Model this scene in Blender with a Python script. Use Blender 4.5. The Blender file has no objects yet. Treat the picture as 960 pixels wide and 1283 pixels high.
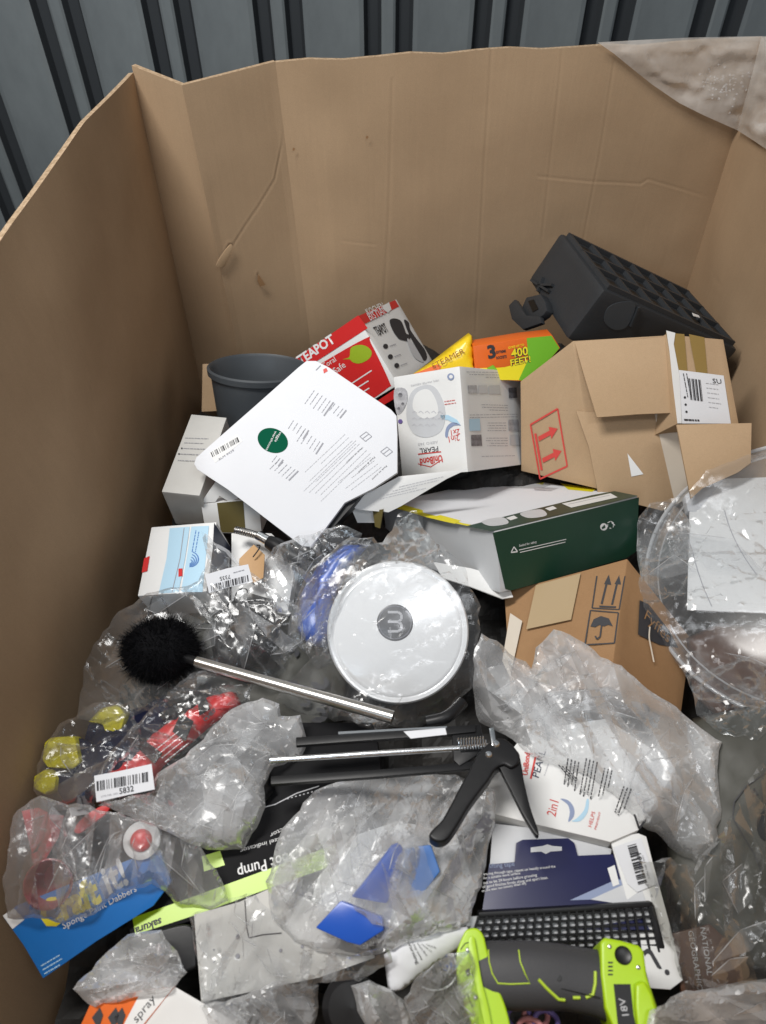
import bpy, bmesh, math, random
import numpy as np
from mathutils import Vector, Matrix, geometry
from mathutils.bvhtree import BVHTree
from math import radians as R
DBG = False
random.seed(7); rng = np.random.RandomState(7)
S = bpy.context.scene
COL = S.collection

# ---------------------------------------------------------------- camera, lamp, world, exposure
CAM = np.array([0.0, 0.0, 1.55]); PITCH = R(49); FPX = 950.0
cd = bpy.data.cameras.new('camera'); cam = bpy.data.objects.new('camera', cd); COL.objects.link(cam)
cam.location = CAM; cam.rotation_euler = (math.pi/2 - PITCH, 0, 0)
cd.sensor_fit = 'VERTICAL'; cd.sensor_height = 36; cd.lens = 36*FPX/1283; cd.clip_start = .02; cd.clip_end = 60
cd.dof.use_dof = True; cd.dof.focus_distance = 1.42; cd.dof.aperture_fstop = 4.5
S.camera = cam
w = bpy.data.worlds.new('World'); S.world = w; w.use_nodes = True
w.node_tree.nodes['Background'].inputs[0].default_value = (.86, .93, 1, 1)
w.node_tree.nodes['Background'].inputs[1].default_value = .20
def area(name, loc, aim, sx, sy, power, col):
    l = bpy.data.lights.new(name, 'AREA'); l.shape = 'RECTANGLE'; l.size = sx; l.size_y = sy; l.energy = power; l.color = col
    o = bpy.data.objects.new(name, l); COL.objects.link(o); o.location = loc
    o.rotation_euler = (Vector(aim)-Vector(loc)).to_track_quat('-Z', 'Y').to_euler(); return o
area('ceiling_tube_light', (-.95, .75, 3.1), (-.1, 1.05, .45), .35, 1.2, 77, (1, .975, .94))
area('ceiling_tube_light', (.7, -.5, 3.2), (.1, 1.0, .4), .9, .35, 15, (.95, .97, 1))
area('door_daylight', (-.9, -1.6, 2.3), (-1.3, 2.2, 1.0), 1.0, .8, 16, (.72, .86, 1))
S.view_settings.view_transform = 'Standard'; S.view_settings.look = 'None'; S.view_settings.exposure = 0; S.view_settings.gamma = 1
S.render.engine = 'CYCLES'
S.cycles.max_bounces = 7; S.cycles.transparent_max_bounces = 28; S.cycles.transmission_bounces = 6; S.cycles.diffuse_bounces = 4
S.cycles.glossy_bounces = 3; S.cycles.use_denoising = True; S.cycles.caustics_reflective = False; S.cycles.caustics_refractive = False
S.cycles.sample_clamp_indirect = 4

# ---------------------------------------------------------------- geometry helpers
AX = np.array([1., 0, 0]); FW = np.array([0, math.cos(PITCH), -math.sin(PITCH)]); UP = np.array([0, math.sin(PITCH), math.cos(PITCH)])
def ray(px, py): return AX*((px-480)/FPX) + UP*((641.5-py)/FPX) + FW
def atd(px, py, d): return CAM + ray(px, py)*d
def at(px, py, z): r = ray(px, py); return CAM + r*((z-CAM[2])/r[2])
def aty(px, py, y): r = ray(px, py); return CAM + r*(y/r[1])
def atx(px, py, x): r = ray(px, py); return CAM + r*(x/r[0])
def proj(P):
    q = np.asarray(P) - CAM; d = q@FW
    return np.stack([480 + FPX*(q@AX)/d, 641.5 - FPX*(q@UP)/d], -1)
def nrm(v): v = np.asarray(v, float); return v/np.linalg.norm(v)
def plane(a, b, c):
    n = nrm(np.cross(b-a, c-a)); n = n if n@(CAM-a) > 0 else -n
    return (np.asarray(a), n)
def up(pl, h): return (pl[0]+pl[1]*h, pl[1])
def p3(*q): return plane(*[at(*k) for k in q])          # three (px, py, world height)
def hp(px, py, z, nx=0, ny=0): return (at(px, py, z), nrm((nx, ny, 1)))
def on(pl, px, py, lift=0):
    r = ray(px, py); p, n = pl
    return CAM + r*(((p-CAM)@n)/(r@n)) + n*lift

def mesh(name, V, F, mat, parent=None, smooth=False, bevel=0, seg=2, kind=None, sharp=None):
    V = np.asarray(V, float); c = V.mean(0); me = bpy.data.meshes.new(name)
    me.from_pydata((V-c).tolist(), [], [list(map(int, f)) for f in F])
    bm = bmesh.new(); bm.from_mesh(me)
    bmesh.ops.recalc_face_normals(bm, faces=bm.faces) if bevel >= 0 else None
    if bevel > 0:
        es = [e for e in bm.edges if len(e.link_faces) == 2 and e.calc_face_angle(0) > .6]
        bmesh.ops.bevel(bm, geom=es, offset=bevel, segments=seg, profile=.6, affect='EDGES', clamp_overlap=True)
    bm.to_mesh(me); bm.free()
    if smooth: me.shade_smooth()
    if sharp: me.set_sharp_from_angle(angle=R(sharp))
    for m in (mat if isinstance(mat, (list, tuple)) else [mat]): me.materials.append(m)
    o = bpy.data.objects.new(name, me); COL.objects.link(o)
    link(o, c, parent)
    if kind: o['kind'] = kind
    return o
WL = {}
def link(o, c, parent):
    WL[o] = np.asarray(c, float)
    if parent is not None: o.parent = parent; o.location = WL[o]-WL[parent]
    else: o.location = c
def thing(name, loc, label, cat, group=None):
    o = bpy.data.objects.new(name, None); o.empty_display_size = .03; COL.objects.link(o); link(o, loc, None); return tag(o, label, cat, group)
def tag(o, label, cat, group=None):
    o['label'] = label; o['category'] = cat
    if group: o['group'] = group
    return o
def smoothpoly(P, n=6):
    P = np.asarray(P, float); out = []; N = len(P)
    for i in range(N):
        a, b, c, d = P[i-1], P[i], P[(i+1) % N], P[(i+2) % N]
        for k in range(n):
            t = k/n
            out.append(.5*((2*b)+(-a+c)*t+(2*a-5*b+4*c-d)*t*t+(-a+3*b-3*c+d)*t**3))
    return np.array(out)
def ext(name, pl, poly, th, mat, parent=None, lift=0, bevel=0, curve=0, seg=2, smooth=None, kind=None):
    """outline on a plane, extruded away from the viewer side by its real thickness"""
    if curve: poly = smoothpoly(poly, curve)
    T = [on(pl, x, y, lift) for x, y in poly]; n = len(T); B = [t-pl[1]*th for t in T]
    F = [list(range(n)), list(range(2*n-1, n-1, -1))] + [[i, (i+1) % n, n+(i+1) % n, n+i] for i in range(n)]
    o = mesh(name, T+B, F, mat, parent, smooth=bool(bevel) if smooth is None else smooth, bevel=bevel, seg=seg, kind=kind, sharp=50 if bevel else None)
    return o
def decal(name, pl, poly, mat, parent, lift=.0006, curve=0):
    if curve: poly = smoothpoly(poly, curve)
    T = [on(pl, x, y, lift) for x, y in poly]
    n = len(T); o = mesh(name, T, [list(range(n))], mat, parent, bevel=-1)
    return o
def text(s, pl, p0, p1, mat, parent, ys=1.0, bold=0, lift=.0009, name='lettering', fixed=None, shear=0):
    a, b = on(pl, *p0, lift), on(pl, *p1, lift); x = nrm(b-a); y = np.cross(pl[1], x)
    cu = bpy.data.curves.new(name, 'FONT'); cu.body = s; cu.offset = bold; cu.resolution_u = 2; cu.shear = shear
    t = bpy.data.objects.new('tmp', cu); me = bpy.data.meshes.new_from_object(t)
    xs = [v.co.x for v in me.vertices] or [0, 1]; w = max(xs)-min(xs) or 1; k = np.linalg.norm(b-a)/w; x0 = min(xs)
    M = Matrix(((x[0]*k, y[0]*k*ys, pl[1][0], 0), (x[1]*k, y[1]*k*ys, pl[1][1], 0), (x[2]*k, y[2]*k*ys, pl[1][2], 0), (0, 0, 0, 1)))
    me.transform(Matrix.Translation((-x0, 0, 0))); me.transform(M)
    bpy.data.objects.remove(t); bpy.data.curves.remove(cu)
    me.materials.clear(); me.materials.append(mat)
    o = bpy.data.objects.new(name, me); COL.objects.link(o); link(o, a, parent); return o
def strokes(name, pl, segs, wpx, mat, parent, lift=.0008):
    V, F = [], []
    for (x0, y0, x1, y1) in segs:
        a, b = on(pl, x0, y0, lift), on(pl, x1, y1, lift); d = b-a; L = np.linalg.norm(d)
        if L < 1e-6: continue
        s = np.cross(pl[1], d/L)*wpx*.0007; i = len(V); V += [a-s, b-s, b+s, a+s]; F.append([i, i+1, i+2, i+3])
    return mesh(name, V, F, mat, parent, bevel=-1)
def smalltext(pl, p0, p1, down, n, mat, parent, wpx=1.0, seed=0, name='lettering', fill=.9):
    """n lines of print too small to read: broken strokes"""
    r = random.Random(seed); segs = []; p0 = np.array(p0, float); p1 = np.array(p1, float); dn = np.array(down, float)
    L = np.linalg.norm(p1-p0)
    for k in range(n):
        a = p0+dn*k; end = L*(r.uniform(.6, 1) if k % 3 == 2 else r.uniform(.88, 1)); t = 0; u = (p1-p0)/L
        while t < end:
            q = min(end, t+r.uniform(1.5, 5)); s = a+u*t; e = a+u*q; segs.append((s[0], s[1], e[0], e[1])); t = q+r.uniform(.5, 1.1)
    return strokes(name, pl, segs, wpx, mat, parent)
def barcode(pl, p0, p1, down, mat, parent, n=34, seed=1):
    r = random.Random(seed); p0 = np.array(p0, float); p1 = np.array(p1, float); dn = np.array(down, float); V, F = [], []; t = 0
    ws = [r.choice((1, 1, 2, 3)) for _ in range(n)]; T = sum(ws)
    for i, q in enumerate(ws):
        if i % 2 == 0:
            a = p0+(p1-p0)*t/T; b = p0+(p1-p0)*(t+q)/T; k = len(V)
            V += [on(pl, *a, .0008), on(pl, *b, .0008), on(pl, *(b+dn), .0008), on(pl, *(a+dn), .0008)]; F.append([k, k+1, k+2, k+3])
        t += q
    return mesh('barcode', V, F, mat, parent, bevel=-1)
def tube(name, P, r, mat, parent=None, seg=14, cap=True, curve=0):
    P = [np.asarray(p, float) for p in P]
    if curve:
        Q = []
        for i in range(len(P)-1):
            a, b, c, d = P[max(i-1, 0)], P[i], P[i+1], P[min(i+2, len(P)-1)]
            for k in range(curve): t = k/curve; Q.append(.5*((2*b)+(-a+c)*t+(2*a-5*b+4*c-d)*t*t+(-a+3*b-3*c+d)*t**3))
        P = Q+[P[-1]]
    n = len(P); rr = r if hasattr(r, '__len__') else [r]*n
    if len(rr) != n: rr = np.interp(np.linspace(0, 1, n), np.linspace(0, 1, len(rr)), rr)
    V, F = [], []; u = None
    for i, p in enumerate(P):
        t = nrm(P[min(i+1, n-1)]-P[max(i-1, 0)])
        u = np.cross(t, (0, 0, 1) if abs(t[2]) < .9 else (1, 0, 0)) if u is None else u-t*(u@t); u = nrm(u); v = np.cross(t, u)
        for k in range(seg): a = 2*math.pi*k/seg; V.append(p+(u*math.cos(a)+v*math.sin(a))*rr[i])
    for i in range(n-1):
        for k in range(seg): F.append([i*seg+k, i*seg+(k+1) % seg, (i+1)*seg+(k+1) % seg, (i+1)*seg+k])
    if cap: F += [list(range(seg))[::-1], list(range((n-1)*seg, n*seg))]
    return mesh(name, V, F, mat, parent, smooth=True, sharp=50)
def lathe(name, c, ax, prof, mat, parent=None, seg=72, sx=1, sy=1, wob=0, xdir=None):
    ax = nrm(ax); u = np.cross(ax, (1, 0, 0) if abs(ax[0]) < .9 else (0, 1, 0)) if xdir is None else xdir-ax*(np.asarray(xdir)@ax)
    u = nrm(u); v = np.cross(ax, u); V, F = [], []
    for r, h in prof:
        for k in range(seg):
            a = 2*math.pi*k/seg; q = r*(1+wob*math.sin(2*a+h*9))
            V.append(c+ax*h+(u*math.cos(a)*sx+v*math.sin(a)*sy)*q)
    for i in range(len(prof)-1):
        for k in range(seg): F.append([i*seg+k, i*seg+(k+1) % seg, (i+1)*seg+(k+1) % seg, (i+1)*seg+k])
    if prof[0][0] > 1e-4 and prof[0][0] < .0: pass
    return mesh(name, V, F, mat, parent, smooth=True, sharp=40)
def ringpts(pl, cx, cy, r, n=24): return [(cx+r*math.cos(2*math.pi*k/n), cy+r*math.sin(2*math.pi*k/n)) for k in range(n)]

# piecewise linear crumple noise
def _h(i, j, s):
    v = np.sin(i*127.1+j*311.7+s*74.7)*43758.5453; return v-np.floor(v)
def facet(p, sc, seed):
    a = seed*1.7; c, s = math.cos(a), math.sin(a); q = np.stack([p[:, 0]*c-p[:, 1]*s, p[:, 0]*s+p[:, 1]*c], 1)/sc+seed*3.3
    k = (q.sum(1))*.366; q = q+k[:, None]; i = np.floor(q); f = q-i; up = f[:, 0] > f[:, 1]
    h00 = _h(i[:, 0], i[:, 1], seed); h11 = _h(i[:, 0]+1, i[:, 1]+1, seed); h10 = _h(i[:, 0]+1, i[:, 1], seed); h01 = _h(i[:, 0], i[:, 1]+1, seed)
    A = np.where(up, h00+(h10-h00)*f[:, 0]+(h11-h10)*f[:, 1], h00+(h01-h00)*f[:, 1]+(h11-h01)*f[:, 0])
    return A*2-1
def warped(p, sc, seed):
    d = np.stack([facet(p, sc*1.9, seed+11), facet(p, sc*1.9, seed+23)], 1)*sc*.45
    return facet(p+d, sc, seed)
def vnoise(p, sc, seed):                       # smooth value noise in 2D
    q = p/sc+seed*5.1; i = np.floor(q); f = q-i; f = f*f*(3-2*f)
    h = lambda a, b: _h(i[:, 0]+a, i[:, 1]+b, seed)
    return ((h(0, 0)*(1-f[:, 0])+h(1, 0)*f[:, 0])*(1-f[:, 1])+(h(0, 1)*(1-f[:, 0])+h(1, 1)*f[:, 0])*f[:, 1])*2-1

# rigid box found from a few of its corners as seen, one corner's height above the floor fixed
def rod(r):
    t = np.linalg.norm(r)
    if t < 1e-9: return np.eye(3)
    k = r/t; K = np.array([[0, -k[2], k[1]], [k[2], 0, -k[0]], [-k[1], k[0], 0]])
    return np.eye(3)+math.sin(t)*K+(1-math.cos(t))*K@K
def fitbox(pts, anchor, z, prior=None, face='z1'):
    ks = list(pts); sg = np.array([[int(c) for c in k] for k in ks], float); px = np.array([pts[k] for k in ks], float)
    c0 = at(px[:, 0].mean(), px[:, 1].mean(), z-.03)
    ag = np.array([int(c) for c in anchor], float); pr = None if prior is None else np.array(prior)
    def res(x):
        Rm = rod(x[:3]); P = x[3:6]+(sg*x[6:9]*.1)@Rm.T
        a = x[3:6]+Rm@(ag*x[6:9]*.1); r = [(proj(P)-px).ravel(), [(a[2]-z)*3000]]
        if pr is not None: r.append((x[6:9]*.1-pr)*120)
        return np.concatenate(r)
    best = None; rs = np.random.RandomState(3)
    for it in range(26):
        zz = nrm(nrm(CAM-c0)+rs.randn(3)*.45); xx = nrm(rs.randn(3)-0); xx = nrm(xx-zz*(xx@zz)); M = np.stack([xx, np.cross(zz, xx), zz], 1)
        an = math.acos(max(-1, min(1, (np.trace(M)-1)/2))); rv = np.array([M[2, 1]-M[1, 2], M[0, 2]-M[2, 0], M[1, 0]-M[0, 1]]); rv = rv/(2*math.sin(an)+1e-9)*an
        x = np.concatenate([rv, c0, (pr if pr is not None else np.array([.2, .2, .2]))*10]); lam = 1.; r = res(x); e = r@r
        for k in range(45):
            J = np.empty((len(r), 9))
            for j in range(9): d = np.zeros(9); d[j] = 1e-5; J[:, j] = (res(x+d)-r)/1e-5
            st = np.linalg.solve(J.T@J+lam*np.eye(9)*(1+0*e), -J.T@r); x2 = x+st; r2 = res(x2); e2 = r2@r2
            if e2 < e:
                dn = e-e2; x, r, e = x2, r2, e2; lam = max(lam*.3, 1e-6)
                if dn < 1e-4: break
            else: lam *= 5
        if (x[6:9] > .1).all() and (best is None or e < best[0]*.98):
            Rm = rod(x[:3]); top = x[3:6]+Rm[:, 2]*x[8]*.1
            if Rm[:, 2]@(CAM-top) > 0: best = (e, x)
    e, x = best; return x[3:6], rod(x[:3]), x[6:9]*.1, e
class Bx:
    def __init__(s, pts, anchor, z, prior=None):
        s.o, s.R, s.d, s.e = fitbox(pts, anchor, z, prior)
        if DBG: print('FIT', s.d.round(3), round(s.e, 1), {k: (tuple(v), tuple(proj(s.P(*[int(c) for c in k])).round())) for k, v in pts.items()}, 'zmin', min(s.P(a,b,c)[2] for a in (0,1) for b in (0,1) for c in (0,1)).round(3))
    def P(s, a, b, c): return s.o+s.R@(np.array([a, b, c])*s.d)
    def face(s, f):
        i = 'xyz'.index(f[0]); v = [.5, .5, .5]; v[i] = int(f[1]); n = s.R[:, i]*(1 if f[1] == '1' else -1); return (s.P(*v), n)
    def body(s, name, mat, parent, dent=.0015, n=10, bevel=.0015, open=None, seed=0):
        V, F, idx = [], [], {}
        for f in ('x0', 'x1', 'y0', 'y1', 'z0', 'z1'):
            if open and f in open: continue
            i = 'xyz'.index(f[0]); a, b = [k for k in range(3) if k != i]
            g = {}
            for u in range(n+1):
                for v in range(n+1):
                    q = [0, 0, 0]; q[i] = int(f[1])*n; q[a] = u; q[b] = v; q = tuple(q)
                    if q not in idx:
                        p = np.array(q)/n; w = s.P(*p); inn = min(u, n-u, v, n-v) > 0
                        if inn:
                            dd = vnoise(np.array([[u*9+seed*31., v*9+i*40]]), 22, seed+i)[0]*.5+.5
                            w = w-s.R[:, i]*(1 if f[1] == '1' else -1)*dd*dent*min(1, .5*min(u, n-u, v, n-v))
                        idx[q] = len(V); V.append(w)
                    g[u, v] = idx[q]
            for u in range(n):
                for v in range(n):
                    F.append([g[u, v], g[u+1, v], g[u+1, v+1], g[u, v+1]])
        return mesh(name, V, F, mat, parent, bevel=bevel, smooth=True, sharp=35)

class Hx(Bx):
    """a crushed carton: eight free corners"""
    def __init__(s, C):
        C = {k: (at(*v) if len(v) == 3 and not isinstance(v, np.ndarray) else v) for k, v in C.items()}
        C['110'] = C['111']+C['010']-C['011'] if '110' not in C else C['110']; C['100'] = C['101']+C['000']-C['001'] if '100' not in C else C['100']
        s.C = C; s.R = np.stack([nrm(C['101']-C['001']), nrm(C['011']-C['001']), nrm(np.cross(C['101']-C['001'], C['011']-C['001']))], 1)
        s.d = np.array([1., 1, 1]); s.o = C['000']; s.e = 0
    def P(s, a, b, c):
        r = 0
        for k, v in s.C.items(): r = r+v*((a if k[0] == '1' else 1-a)*(b if k[1] == '1' else 1-b)*(c if k[2] == '1' else 1-c))
        return r
    def face(s, f):
        i = 'xyz'.index(f[0]); v = [.5]*3; v[i] = int(f[1]); j, k = [q for q in range(3) if q != i]; g = lambda j_, k_: [int(f[1]) if q == i else (j_ if q == j else k_) for q in range(3)]
        a = s.P(*g(1, .5))-s.P(*g(0, .5)); b = s.P(*g(.5, 1))-s.P(*g(.5, 0)); n = nrm(np.cross(a, b)); c = s.P(*v); m = s.P(.5, .5, .5)
        return (c, n if n@(c-m) > 0 else -n)

# ---------------------------------------------------------------- materials
def mat(name, col, rough=.6, spec=.5, metal=0, bump=0, bscale=80, var=0, vscale=6, stretch=(1, 1, 1), coat=0, col2=None, trans=0, bdist=.002, fine=0):
    m = bpy.data.materials.new(name); m.use_nodes = True; t = m.node_tree; N = t.nodes; b = N['Principled BSDF']; L = t.links
    b.inputs['Base Color'].default_value = (*col, 1); b.inputs['Roughness'].default_value = rough; b.inputs['Specular IOR Level'].default_value = spec
    b.inputs['Metallic'].default_value = metal; b.inputs['Coat Weight'].default_value = coat; b.inputs['Coat Roughness'].default_value = .12
    tc = N.new('ShaderNodeTexCoord'); mp = N.new('ShaderNodeMapping'); mp.inputs['Scale'].default_value = stretch; L.new(tc.outputs['Object'], mp.inputs[0])
    if var or col2:
        n = N.new('ShaderNodeTexNoise'); n.inputs['Scale'].default_value = vscale; n.inputs['Detail'].default_value = 7; n.inputs['Roughness'].default_value = .62; L.new(mp.outputs[0], n.inputs[0])
        mx = N.new('ShaderNodeMix'); mx.data_type = 'RGBA'; rp = N.new('ShaderNodeMapRange'); rp.inputs[1].default_value = .3; rp.inputs[2].default_value = .7
        L.new(n.outputs[0], rp.inputs[0]); L.new(rp.outputs[0], mx.inputs[0]); c2 = col2 or tuple(c*(1-var) for c in col)
        mx.inputs[6].default_value = (*col, 1); mx.inputs[7].default_value = (*c2, 1); L.new(mx.outputs[2], b.inputs['Base Color'])
        r2 = N.new('ShaderNodeMapRange'); r2.inputs[3].default_value = max(0, rough-.08); r2.inputs[4].default_value = min(1, rough+.1); L.new(n.outputs[0], r2.inputs[0]); L.new(r2.outputs[0], b.inputs['Roughness'])
    if bump:
        n2 = N.new('ShaderNodeTexNoise'); n2.inputs['Scale'].default_value = bscale; n2.inputs['Detail'].default_value = 5; L.new(mp.outputs[0], n2.inputs[0])
        bp = N.new('ShaderNodeBump'); bp.inputs['Strength'].default_value = bump; bp.inputs['Distance'].default_value = bdist; L.new(n2.outputs[0], bp.inputs['Height']); L.new(bp.outputs[0], b.inputs['Normal'])
    return m
def film(name, tint=(.97, .975, .985), a0=.1, a1=.6, rough=.16, gl=.5, crinkle=.6, cs=38, vary=.5, thru=(.97, .975, .98)):
    """thin plastic film: see-through, a milky part that grows at a slant, and a glossy skin"""
    m = bpy.data.materials.new(name); m.use_nodes = True; t = m.node_tree; N = t.nodes; L = t.links; N.clear()
    out = N.new('ShaderNodeOutputMaterial'); tr = N.new('ShaderNodeBsdfTransparent'); tr.inputs[0].default_value = (*thru, 1)
    df = N.new('ShaderNodeBsdfDiffuse'); df.inputs[0].default_value = (*tint, 1); tl = N.new('ShaderNodeBsdfTranslucent'); tl.inputs[0].default_value = (*tint, 1)
    mdt = N.new('ShaderNodeMixShader'); mdt.inputs[0].default_value = .4; L.new(df.outputs[0], mdt.inputs[1]); L.new(tl.outputs[0], mdt.inputs[2])
    gs = N.new('ShaderNodeBsdfGlossy'); gs.inputs['Roughness'].default_value = rough
    tc = N.new('ShaderNodeTexCoord')
    vo = N.new('ShaderNodeTexVoronoi'); vo.feature = 'DISTANCE_TO_EDGE'; vo.inputs['Scale'].default_value = cs
    nw = N.new('ShaderNodeTexNoise'); nw.inputs['Scale'].default_value = cs*.5; nw.inputs['Detail'].default_value = 3
    va = N.new('ShaderNodeVectorMath'); va.operation = 'MULTIPLY_ADD'; va.inputs[1].default_value = (.06, .06, .06); L.new(tc.outputs['Object'], nw.inputs[0]); L.new(nw.outputs['Color'], va.inputs[0]); L.new(tc.outputs['Object'], va.inputs[2])
    L.new(va.outputs[0], vo.inputs['Vector'])
    n2 = N.new('ShaderNodeTexNoise'); n2.inputs['Scale'].default_value = cs*1.6; n2.inputs['Detail'].default_value = 4; L.new(va.outputs[0], n2.inputs[0])
    ad = N.new('ShaderNodeMath'); ad.operation = 'ADD'; L.new(vo.outputs[0], ad.inputs[0]); L.new(n2.outputs[0], ad.inputs[1])
    bp = N.new('ShaderNodeBump'); bp.inputs['Strength'].default_value = crinkle; bp.inputs['Distance'].default_value = .0011; L.new(ad.outputs[0], bp.inputs['Height'])
    for s in (gs, df): L.new(bp.outputs[0], s.inputs['Normal'])
    lw = N.new('ShaderNodeLayerWeight'); lw.inputs[0].default_value = .35
    n3 = N.new('ShaderNodeTexNoise'); n3.inputs['Scale'].default_value = 9; n3.inputs['Detail'].default_value = 4; L.new(tc.outputs['Object'], n3.inputs[0])
    mr = N.new('ShaderNodeMapRange'); mr.inputs[3].default_value = a0; mr.inputs[4].default_value = a1; L.new(lw.outputs['Facing'], mr.inputs[0])
    mv = N.new('ShaderNodeMapRange'); mv.inputs[1].default_value = .3; mv.inputs[2].default_value = .7; mv.inputs[3].default_value = 1-vary; mv.inputs[4].default_value = 1+vary; L.new(n3.outputs[0], mv.inputs[0])
    mu = N.new('ShaderNodeMath'); mu.operation = 'MULTIPLY'; mu.use_clamp = True; L.new(mr.outputs[0], mu.inputs[0]); L.new(mv.outputs[0], mu.inputs[1])
    acc = mu
    for k, (sc_, st, wd, am) in enumerate(()):
        mp = N.new('ShaderNodeMapping'); mp.inputs['Scale'].default_value = st; mp.inputs['Rotation'].default_value = (k*.7, k*.4, .5+k*1.1); L.new(va.outputs[0], mp.inputs[0])
        v2 = N.new('ShaderNodeTexVoronoi'); v2.feature = 'DISTANCE_TO_EDGE'; v2.inputs['Scale'].default_value = sc_; L.new(mp.outputs[0], v2.inputs['Vector'])
        m_ = N.new('ShaderNodeMapRange'); m_.inputs[1].default_value = 0; m_.inputs[2].default_value = wd; m_.inputs[3].default_value = am*(.5+a1); m_.inputs[4].default_value = 0; L.new(v2.outputs[0], m_.inputs[0])
        ad2 = N.new('ShaderNodeMath'); ad2.operation = 'ADD'; ad2.use_clamp = True; L.new(acc.outputs[0], ad2.inputs[0]); L.new(m_.outputs[0], ad2.inputs[1]); acc = ad2
    mu = acc
    m1 = N.new('ShaderNodeMixShader'); L.new(mu.outputs[0], m1.inputs[0]); L.new(tr.outputs[0], m1.inputs[1]); L.new(mdt.outputs[0], m1.inputs[2])
    fr = N.new('ShaderNodeFresnel'); fr.inputs[0].default_value = 1.5; L.new(bp.outputs[0], fr.inputs['Normal'])
    fm = N.new('ShaderNodeMath'); fm.operation = 'MULTIPLY'; fm.operation = 'MULTIPLY'; fm.inputs[1].default_value = gl*1.1; L.new(fr.outputs[0], fm.inputs[0]); fm2 = N.new('ShaderNodeMath'); fm2.operation = 'MINIMUM'; fm2.inputs[1].default_value = .38; L.new(fm.outputs[0], fm2.inputs[0]); fm = fm2
    m2 = N.new('ShaderNodeMixShader'); L.new(fm.outputs[0], m2.inputs[0]); L.new(m1.outputs[0], m2.inputs[1]); L.new(gs.outputs[0], m2.inputs[2]); L.new(m2.outputs[0], out.inputs[0])
    return m
def kraftmat(name, c1, c2, scuff):
    m = mat(name, c1, .82, .2, col2=c2, vscale=2.2); t = m.node_tree; N = t.nodes; L = t.links; b = N['Principled BSDF']
    tc = next(n for n in N if n.type == 'TEX_COORD'); base = b.inputs['Base Color'].links[0].from_socket
    n1 = N.new('ShaderNodeTexNoise'); n1.inputs['Scale'].default_value = 900; n1.inputs['Detail'].default_value = 3; L.new(tc.outputs['Object'], n1.inputs[0])
    r1 = N.new('ShaderNodeMapRange'); r1.inputs[1].default_value = .3; r1.inputs[2].default_value = .7; r1.inputs[3].default_value = .90; r1.inputs[4].default_value = 1.08; L.new(n1.outputs[0], r1.inputs[0])
    n2 = N.new('ShaderNodeTexNoise'); n2.inputs['Scale'].default_value = 16; n2.inputs['Detail'].default_value = 9; n2.inputs['Roughness'].default_value = .75; L.new(tc.outputs['Object'], n2.inputs[0])
    r2 = N.new('ShaderNodeMapRange'); r2.inputs[1].default_value = .66; r2.inputs[2].default_value = .76; r2.inputs[3].default_value = 1; r2.inputs[4].default_value = scuff; L.new(n2.outputs[0], r2.inputs[0])
    mp = N.new('ShaderNodeMapping'); mp.inputs['Scale'].default_value = (30, 30, .6); L.new(tc.outputs['Object'], mp.inputs[0]); n3 = N.new('ShaderNodeTexNoise'); n3.inputs['Scale'].default_value = 4; n3.inputs['Detail'].default_value = 2; L.new(mp.outputs[0], n3.inputs[0])
    r3 = N.new('ShaderNodeMapRange'); r3.inputs[3].default_value = .965; r3.inputs[4].default_value = 1.03; L.new(n3.outputs[0], r3.inputs[0])
    a = N.new('ShaderNodeMath'); a.operation = 'MULTIPLY'; L.new(r1.outputs[0], a.inputs[0]); L.new(r2.outputs[0], a.inputs[1]); a2 = N.new('ShaderNodeMath'); a2.operation = 'MULTIPLY'; L.new(a.outputs[0], a2.inputs[0]); L.new(r3.outputs[0], a2.inputs[1])
    v = N.new('ShaderNodeVectorMath'); v.operation = 'SCALE'; L.new(base, v.inputs[0]); L.new(a2.outputs[0], v.inputs['Scale']); L.new(v.outputs[0], b.inputs['Base Color'])
    bp = N.new('ShaderNodeBump'); bp.inputs['Strength'].default_value = .35; bp.inputs['Distance'].default_value = .0006; L.new(n3.outputs[0], bp.inputs['Height']); L.new(bp.outputs[0], b.inputs['Normal'])
    return m
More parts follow.
